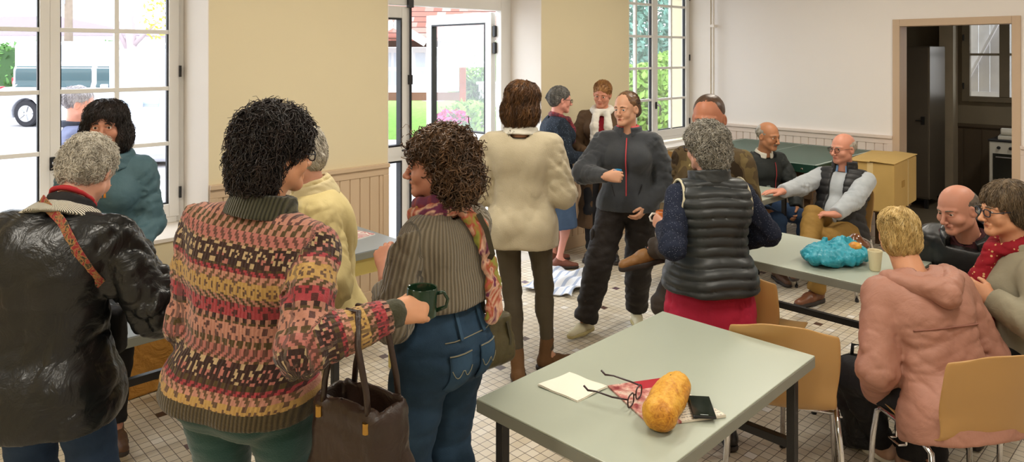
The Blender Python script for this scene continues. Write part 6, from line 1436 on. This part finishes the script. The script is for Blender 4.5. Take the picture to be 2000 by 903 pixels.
# handbag on the forearm
fa = P4.Wd(P4.E['r']+(P4.W['r']-P4.E['r'])*.58); ax = P4.R@nrm(P4.W['r']-P4.E['r']); ax = nrm(ax*np.array([1, 1, 0])); pr_ = nrm(np.cross(ax, (0, 0, 1))); bz = fa[2]
M_BAG = plain('dark_brown_leather', '#2e1f18', .38, .5, var=.25, vscale=6, bump=.3, bscale=60, bdist=.003, crump=14)
root = thing('handbag', 'large dark brown leather handbag hanging from the forearm of the Fair Isle jumper', 'handbag', (0, 0, 0))
bx_ = nrm(ax*.45+pr_*.85); by_ = np.cross((0, 0, 1), bx_); Mb = np.stack([bx_, by_, np.array([0, 0, 1.])], 1); top_c = np.array([fa[0], fa[1], bz-.165])+bx_*.01
prb = [rbox(top_c-np.array([0, 0, .19]), (.135, .070, .19), .05, Mb), rbox(top_c-np.array([0, 0, .28]), (.150, .09, .11), .06, Mb)]
fo = U(prb, .05); nz = folds(31, 22, .009)
def F(P):
    q = (P-A3(top_c))@A3(Mb); v = fo(P)+nz(P); sl_ = 1+q[:, 2]/.38
    inn = np.maximum(np.maximum(np.abs(q[:, 0])-.115*np.clip(sl_, .3, 1), np.abs(q[:, 1])-.045*np.clip(sl_, .1, 1)), -(q[:, 2]+.20)); return smax(v, -inn, .01)
V, Fq = nets(F, *bounds(prb, .02), .009); mkobj('bag_body', V, Fq, M_BAG, root, True)
for sg in (-1, 1):
    b0 = top_c+by_*.058*sg; hp = [b0-bx_*.085-np.array([0, 0, .06]), b0-bx_*.075+np.array([0, 0, .03]), np.array([*(b0-bx_*.045)[:2], bz-.02]), np.array([*(fa+by_*.018*sg-bx_*.018)[:2], bz+.050]), np.array([*(fa+by_*.018*sg+bx_*.018)[:2], bz+.050]), np.array([*(b0+bx_*.045)[:2], bz-.02]), b0+bx_*.075+np.array([0, 0, .03]), b0+bx_*.085-np.array([0, 0, .06])]
    MB().tube(hp, .0085, 10).build('bag_handle', M_BAG, root, smooth=True)
    for e in (-1, 1): q = b0+bx_*.085*e-np.array([0, 0, .05])+by_*.012*sg; MB().tube([q-np.array([0, 0, .014]), q+np.array([0, 0, .014])], .010, 8).build('buckle', plain('brass', '#b08a48', .3, .5, metal=1), root)
# small olive bag behind the curly haired woman
root = thing('crossbody_bag', 'small olive leather bag hanging behind the jeans of the curly haired woman', 'bag', (0, 0, 0))
bc = atp(962, 662, 2.56); bxx = nrm(RGT*.75+FWD*.65); byy = np.cross((0, 0, 1), bxx); Mb = np.stack([bxx, byy, np.array([0, 0, 1.])], 1)
M_OLV = plain('olive_leather', '#4a4228', .45, .4, var=.2, vscale=10, bump=.3, bscale=70, crump=14)
blob('bag_body', [rbox(bc, (.075, .028, .085), .02, Mb), rbox(bc-np.array([0, 0, .04]), (.088, .034, .05), .025, Mb)], M_OLV, root, .006, noise=folds(5, 40, .003))
p0, p1 = atp(945, 612, 2.53), atp(936, 540, 2.50); sp_ = [p0, p1]+surf(P6, .05, [(.07, -.05, .30), (.055, -.05, .38), (.045, -.04, .44)], (0, -1, .2), .02)
ribbon(sp_, list([RGT]*len(sp_)), .018, .004).build('strap', plain('olive_strap', '#3a3424', .5), root); MB().tube([p0+np.array([0, 0, -.015])+RGT*.012*math.sin(a)+np.array([0, 0, .012*math.cos(a)]) for a in np.linspace(0, 6.283, 12)], .002, 6, closed=True).build('ring', M_CHROME, root)
ribbon([bc+np.array([0, 0, .06])-byy*.034+bxx*.04, bc-byy*.038+bxx*.052, bc-np.array([0, 0, .06])-byy*.036+bxx*.05], bxx, .010, .004).build('zip_pull', MATS['olive_strap'], root)
# ---------------------------------------------------------------- front table
def tp(px, py, z=TH): Y = (CAM_H-z)*F_PX/(py-HOR); return at(px, Y, z)
def quad_sheet(name, label, cat, corners, mat, z=TH, th=.002, wave=.0, nu=14, nv=14, layers=1, seed=0, pname='sheet'):
    c = [tp(*q, z) for q in corners]; o = sum(c)/4; root = thing(name, label, cat, o); c = [q-o for q in c]; ph = seed
    for L_ in range(layers):
        k = 1-.015*L_
        def f(u, v): p = (c[0]*(1-u)*(1-v)+c[1]*u*(1-v)+c[2]*u*v+c[3]*(1-u)*v)*k; return (p[0], p[1], th/2+L_*(th+.001)+wave*(1+math.sin(7*u+ph)*math.sin(5*v+1.3*ph+3*u))*.5)
        m = MB(); m.sheet(f, nu, nv, th); m.build(pname, mat, root, smooth=False)
    return root
M_NAP = plain('white_napkin', '#ece8da', .85, .2, var=.03, bump=.2, bscale=60)
quad_sheet('napkin', 'folded white paper napkin lying on the front table', 'napkin', [(1050, 756), (1128, 787), (1187, 759), (1112, 731)], M_NAP, wave=.004, th=.0025, layers=2, seed=1)
# printed leaflet: red picture, white paper, lines of small print
co = [tp(1187, 757), tp(1272, 836), tp(1418, 817), tp(1292, 742)]; ctr = sum(co)/4; exx = nrm(co[1]-co[0]); eyy = nrm(co[3]-co[0]); eyy = nrm(eyy-exx*(eyy@exx))
b = NB('leaflet_print'); q = b.sep(b.attr('fab')); x, y = q[0], q[1]
pic = b.math('MULTIPLY', b.math('LESS_THAN', x, .62), b.math('GREATER_THAN', y, .42)); pic2 = b.math('MULTIPLY', b.math('LESS_THAN', x, .40), b.math('LESS_THAN', y, .42)); red = b.math('MULTIPLY', b.math('GREATER_THAN', y, .80), b.math('GREATER_THAN', x, .45))
n = b.noise(30, 4, b.obj()); photo = b.ramp(n, [(.35, lin('#8c2f36')), (.5, lin('#c98a80')), (.62, lin('#d9c3b4')), (.7, lin('#7d5a50'))])
txt = b.math('MULTIPLY', b.math('GREATER_THAN', b.math('SINE', b.math('MULTIPLY', y, 120.0)), .2), b.math('GREATER_THAN', b.noise(160, 1, b.obj()), .48)); txt = b.math('MULTIPLY', txt, b.math('GREATER_THAN', x, .45))
col = b.mix(b.math('MULTIPLY', txt, .6), lin('#ded5c4'), lin('#4a4844')); col = b.mix(pic2, col, photo); col = b.mix(pic, col, photo); col = b.mix(red, col, lin('#a82030'))
b.base(col); b.set(.45, .4); M_LEAFL = b.m
root = thing('newspaper', 'printed red and white leaflet under the bread on the front table', 'leaflet', ctr); V = []; Fs = []; A_ = []; N_ = 10
for L_, z in ((0, .0015), (1, .0065)):
    for i in range(N_+1):
        for j in range(N_+1):
            u, v = i/N_, j/N_; p = co[0]*(1-u)*(1-v)+co[1]*u*(1-v)+co[2]*u*v+co[3]*(1-u)*v-ctr; V.append((p[0], p[1], z+(.004*u*v if L_ else 0))); A_.append((v, 1-u, 0))
K_ = (N_+1)**2
for i in range(N_):
    for j in range(N_):
        q_ = (i*(N_+1)+j, (i+1)*(N_+1)+j, (i+1)*(N_+1)+j+1, i*(N_+1)+j+1); Fs.append(tuple(reversed(q_))); Fs.append(tuple(K_+t for t in q_))
rim = [i*(N_+1) for i in range(N_)]+[N_*(N_+1)+j for j in range(N_)]+[i*(N_+1)+N_ for i in range(N_, 0, -1)]+[j for j in range(N_, 0, -1)]
for i, p in enumerate(rim): q_ = rim[(i+1) % len(rim)]; Fs.append((p, q_, K_+q_, K_+p))
mkobj('pages', V, Fs, M_LEAFL, root, attrs={'fab': A_})
b = NB('golden_crust'); v = b.obj(); n = b.noise(11, 5, v, .6); mp = b.n('Mapping'); mp.inputs['Scale'].default_value = (1, 1, 1); mp.inputs['Rotation'].default_value = (0, 0, .6); b.l(v, mp.inputs[0]); n = b.math('ADD', b.math('MULTIPLY', n, .6), b.math('MULTIPLY', b.noise(45, 5, mp.outputs[0], .65, 2.5), .4)); b.base(b.ramp(n, [(.34, lin('#7a4510')), (.46, lin('#c08022')), (.56, lin('#dba53c')), (.68, lin('#d3a850'))])); b.set(.5, .4); b.bump(b.math('ADD', b.noise(26, 4, v), b.math('MULTIPLY', b.noise(130, 3, v), .3)), .5, .006); M_CRUST = b.m
a0, a1 = tp(1316, 762, TH+.05), tp(1293, 800, TH+.05); dl = nrm(a1-a0); root = thing('bread_loaf', 'golden crusty bread loaf lying on the leaflet', 'bread', (0, 0, 0)); L0 = a0-dl*.035; L1 = a1+dl*.02
side_ = nrm(np.cross(dl, (0, 0, 1)))
blob('crust', [cone(L0, L1, .046, .047, ((0, 0, 1), .90)), ell(L1+dl*.006-np.array([0, 0, .003]), (.045, .045, .043)), ell((L0+L1)/2+side_*.004+np.array([0, 0, .003]), (.050, .10, .043), np.stack([side_, dl, np.cross(side_, dl)], 1))], M_CRUST, root, .004, k=.03, noise=lambda P: folds(6, 50, .003)(P), cut=lambda P: (TH+.0075)-P[:, 2])
for i, (t, sx) in enumerate(((.15, .2), (.5, -.3), (.8, .25))):
    p = L0+(L1-L0)*t+side_*sx*.05+np.array([0, 0, .043]); blob('seed', [ell(p, (.0035, .0035, .0018))], M_DARKGAP, root, .0012, m=.003)
# reading glasses
gc = tp(1240, 787, TH+.008); gx = nrm(tp(1262, 772)-tp(1236, 800)); gy = nrm(np.cross((0, 0, 1), gx)); root = thing('reading_glasses', 'dark framed glasses with open arms lying on the leaflet beside the bread', 'glasses', gc); M_FR = plain('dark_red_frames', '#2c1416', .3, .5)
m = MB(); m2 = []
for sg in (-1, 1):
    ring = [gx*sg*.033+gx*.024*math.copysign(abs(math.cos(a))**.7, math.cos(a))+np.array([0, 0, .021+.019*math.copysign(abs(math.sin(a))**.7, math.sin(a))]) for a in np.linspace(0, 6.283, 19)[:-1]]
    m.tube(ring, .0024, 7, closed=True); m2.append(ring)
m.tube([gx*-.009+np.array([0, 0, .026]), gx*0+np.array([0, 0, .030])-gy*.003, gx*.009+np.array([0, 0, .026])], .002, 6); m.build('rims', M_FR, root, smooth=True)
for ring in m2: mkobj('lens', [sum(ring)/18]+ring, [(0, 1+i, 1+(i+1) % 18) for i in range(18)], M_LENS, root)
for sg in (-1, 1):
    h0 = gx*sg*.058+np.array([0, 0, .032]); ds = -gy if (tp(1195, 750)-gc)@gy < 0 else gy; sp_ = gx*sg*.008
    MB().tube([h0-gx*sg*.002, h0+ds*.05+sp_, h0+ds*.105+sp_+np.array([0, 0, .004]), h0+ds*.135+sp_-np.array([0, 0, .0])+gx*.0, h0+ds*.150+sp_+np.array([0, 0, .012])], [.0025, .003, .0028, .0035, .0035], 7).build('temple', M_FR, root, smooth=True)
pc = sum(tp(*q, TH+.01) for q in ((1338, 776), (1386, 777), (1401, 820), (1356, 825)))/4; e1 = nrm(tp(1401, 820)-tp(1386, 777)); root = thing('phone', 'black smartphone lying face up on the leaflet', 'phone', (pc[0], pc[1], TH+.011), math.atan2(e1[1], e1[0]))
m = MB(); m.box((-.068, -.036, 0), (.068, .036, .008)); m.build('case', plain('black_phone_case', '#121214', .35, .5), root, bevel=.004); m = MB(); m.box((-.064, -.0335, .008), (.064, .0335, .0088)); m.build('screen', plain('phone_screen', '#20261f', .05, .6), root)
m = MB(); m.box((.056, -.012, .0088), (.059, .012, .0091)); m.build('speaker_slot', M_METAL, root)
# ---------------------------------------------------------------- second table: plastic bag with bread, paper cup, leather purse
bc = tp(1633, 515); root = thing('plastic_bag', 'crumpled turquoise plastic bag lying on the long grey table', 'bag', (0, 0, 0))
b = NB('turquoise_film'); v = b.obj(); b.base(b.mix(b.noise(9, 3, v), lin('#1b8fa5'), lin('#35b3cf'))); b.set(.22, .5); b.b.inputs['Transmission Weight'].default_value = .12; b.bump(b.noise(34, 4, v, .6, 2.0), .5, .01); M_FILM = b.m
ex = RGT; nzb = folds(14, 34, .020, n=7); z0 = TH+.002
prb = [ell(bc+ex*-.05+np.array([0, 0, .045]), (.15, .12, .050)), ell(bc+ex*.06+FWD*.02+np.array([0, 0, .048]), (.13, .11, .052)), cone(bc+ex*.02+FWD*.03+np.array([0, 0, .09]), bc+ex*.09+FWD*.04+np.array([0, 0, .10]), .035, .028), cone(bc+ex*-.08+FWD*.02+np.array([0, 0, .07]), bc+ex*-.05+FWD*.03+np.array([0, 0, .115]), .03, .012)]
hole = ell(bc+ex*.10-FWD*.0+np.array([0, 0, .135]), (.055, .05, .055))
def F(P): return smax(smax(U(prb, .04)(P)+nzb(P), -hole.f(P), .006), z0-P[:, 2], .004)
V, Fq = nets(F, *bounds(prb, .03), .007); mkobj('bag_film', V, Fq, M_FILM, root, True)
pb = bc+ex*.10+np.array([0, 0, .090]); root = thing('bread_roll', 'small golden roll peeping out of the turquoise bag', 'bread', pb); blob('crust', [ell((0, 0, 0), (.045, .032, .025))], M_CRUST, root, .005, noise=folds(3, 50, .003))
c = tp(1709, 529); mug('paper_cup', 'cream paper cup standing on the table beside the turquoise bag', c+np.array([0, 0, .054]), (0, 0, 1), RGT, plain('cream_paper', '#e0d4b0', .7), .036, .106, .74, False)
pc = tp(1678, 492); root = thing('leather_purse', 'shiny brown leather purse lying behind the turquoise bag', 'purse', (0, 0, 0)); M_PURSE = plain('shiny_brown_leather', '#6a3c1e', .2, .6, var=.2, coat=.3)
blob('purse_body', [ell(pc+np.array([0, 0, .035]), (.085, .05, .04)), cone(pc-RGT*.06+np.array([0, 0, .05]), pc-RGT*.02+np.array([0, 0, .075]), .02, .03)], M_PURSE, root, .006, noise=folds(8, 40, .005), cut=lambda P: TH+.001-P[:, 2]); MB().tube([pc+RGT*x+np.array([0, 0, z]) for x, z in ((-.03, .07), (.0, .085), (.04, .07), (.07, .05))], .003, 6).build('clasp', M_CHROME, root, smooth=True)
# ---------------------------------------------------------------- table by the seated men: sheet and pen
quad_sheet('paper_sheet', 'white paper sheet on the small table behind the quilted vest', 'paper', [(1316, 392), (1338, 402), (1372, 392), (1346, 383)], MATS['white_paper'], wave=.001, th=.0015)
a_ = tp(1318, 386, TH+.006); root = thing('pen', 'turquoise pen lying at the end of the small table', 'pen', a_); MB().tube([(0, 0, 0), tuple((RGT*.11-FWD*.02)), tuple((RGT*.13-FWD*.023))], [.004, .004, .0012], 8).build('barrel', M_FILM, root, smooth=True); MB().tube([tuple(RGT*-.015+FWD*.003), (0, 0, 0)], .0045, 8).build('cap', M_DARKGAP, root)
# ---------------------------------------------------------------- tables along the window wall
root = thing('tray', 'silver tray with dark rim on the blue grey table behind the raincoat', 'tray', (1.30, 3.56, TH), R(1)); m = MB(); m.box((-.36, -.17, 0), (.36, .17, .006)); m.build('plate', plain('brushed_tin', '#b9bcc0', .25, .5, metal=.6), root, bevel=.003)
m = MB()
for (lo, hi) in (((-.36, -.178, 0), (.36, -.168, .016)), ((-.36, .168, 0), (.36, .178, .016)), ((-.37, -.178, 0), (-.36, .178, .016)), ((.36, -.178, 0), (.37, .178, .016))): m.box(lo, hi)
m.build('rim', M_DARKGAP, root, bevel=.002)
root = quad_sheet('paper_sheet', 'handwritten white sheet on the blue grey table beside the tray', 'paper', [(284, 627), (319, 638), (366, 630), (336, 613)], MATS['white_paper'], wave=.002, th=.0015, seed=2)
o = np.array(root.location); m = MB(); rg = random.Random(4)
for r_ in range(2):
    a_ = tp(305+12*r_, 623+6*r_)-o; b_ = tp(346+4*r_, 617+8*r_)-o; pts = []
    for i in range(26): t = i/25; p = a_+(b_-a_)*t; q_ = nrm(np.cross(b_-a_, (0, 0, 1)))*(.008 if r_ == 0 else .004)*math.sin(i*1.9+rg.random()); pts.append((p[0]+q_[0], p[1]+q_[1], .0065))
    m.tube(pts, .0011, 5)
m.build('handwriting', M_DARKGAP, root)
root = thing('magazine', 'red and white magazine on the yellow legged table by the panelling', 'magazine', (2.30, 3.86, TH), R(12)); m = MB(); m.box((-.15, -.105, 0), (.15, .105, .006)); m.build('pages', MATS['white_paper'], root); m = MB(); m.box((-.15, -.105, .006), (.15, .105, .0075)); m.build('cover', m_multi('magazine_cover', [(0, '#d8d0cc'), (.5, '#c9a0a0'), (.56, '#b5404a'), (.62, '#e6dfd8')], 14), root)
M_KRAFT = plain('kraft_paper', '#b5813c', .75, .2, var=.1, vscale=6, bump=.5, bscale=30, bdist=.01, crump=8)
for i, (s_, lb) in enumerate(((1.33, 'brown paper bag under the blue grey table, nearer the raincoat'), (1.70, 'brown paper bag under the blue grey table, nearer the Fair Isle jumper'))):
    root = thing('paper_bag', lb, 'bag', (s_, 4.33, 0), R(4-8*i), 'brown paper bags'); nzp = folds(40+i, 9, .014, n=4); prb = [rbox((0, 0, .21), (.165, .11, .21), .012)]
    def F(P): v = U(prb)(P)+nzp(P); q_ = np.maximum(np.maximum(np.abs(P[:, 0])-.15, np.abs(P[:, 1])-.095), .06-P[:, 2]); return smax(np.maximum(v, -P[:, 2]+.001), -q_, .004)
    V, Fq = nets(F, *bounds(prb, .02), .010); mkobj('bag_body', V, Fq, M_KRAFT, root, True)
    MB().tube([(-.06, -.112, .38), (-.055, -.118, .46), (0, -.12, .49), (.055, -.118, .46), (.06, -.112, .38)], .004, 7).build('bag_handle', M_KRAFT, root, smooth=True)
# ---------------------------------------------------------------- on the floor
fc = tp(1097, 555, 0); root = thing('floor_cloth', 'crumpled white and blue cloth lying on the tiles near the entrance', 'cloth', fc, R(20)); nzc = [random.Random(3).uniform(0, 6.3) for _ in range(6)]
def cl(u, v):
    x, y = (u-.5)*.62, (v-.5)*.42; z = .012+.022*(1+math.sin(x*24+nzc[0]+2*math.sin(y*11)))*.5+.024*max(0, math.sin(y*27+nzc[1]+5*x)); return (x+.02*math.sin(v*9), y+.02*math.sin(u*11), z)
b = NB('striped_towel'); q = b.sep(b.obj()); b.base(b.mix(b.math('GREATER_THAN', b.math('SINE', b.math('MULTIPLY', q[1], 95.0)), .55), lin('#dfe2ea'), lin('#aab6cf'))); b.set(.9, .2); b.bump(b.noise(140, 3, b.obj()), .4, .003)
m = MB(); m.sheet(cl, 40, 30, .006); m.build('towel', b.m, root, smooth=True)
bc = tp(1676, 870, 0); bc = at(1680, 3.42, 0); root = thing('backpack', 'black backpack standing on the floor left of the salmon jacket', 'backpack', (bc[0], bc[1], 0), R(YAW-100)); M_BP = plain('black_backpack_nylon', '#161617', .5, .4, var=.25, bump=.4, bscale=60, crump=14, bdist=.004)
nzp = folds(17, 24, .010); prb = [rbox((0, 0, .20), (.115, .085, .20), .06), rbox((0, -.075, .13), (.09, .045, .10), .035), ell((0, 0, .36), (.10, .08, .07))]
def F(P): return np.maximum(U(prb, .03)(P)+nzp(P), .002-P[:, 2])
V, Fq = nets(F, *bounds(prb, .02), .008); mkobj('bag_body', V, Fq, M_BP, root, True)
MB().tube([(-.03, .03, .41), (-.025, .03, .47), (.025, .03, .47), (.03, .03, .41)], .009, 8).build('carry_loop', M_BP, root, smooth=True)
MB().tube([(-.08, -.115, .22), (0, -.135, .235), (.08, -.115, .22)], .004, 6).build('zip', M_CHROME, root, smooth=True)
ribbon([(.07, .06, .38), (.13, .10, .30), (.14, .10, .15), (.10, .07, .05)], (0, 1, .2), .04, .008).build('shoulder_strap', M_BP, root)
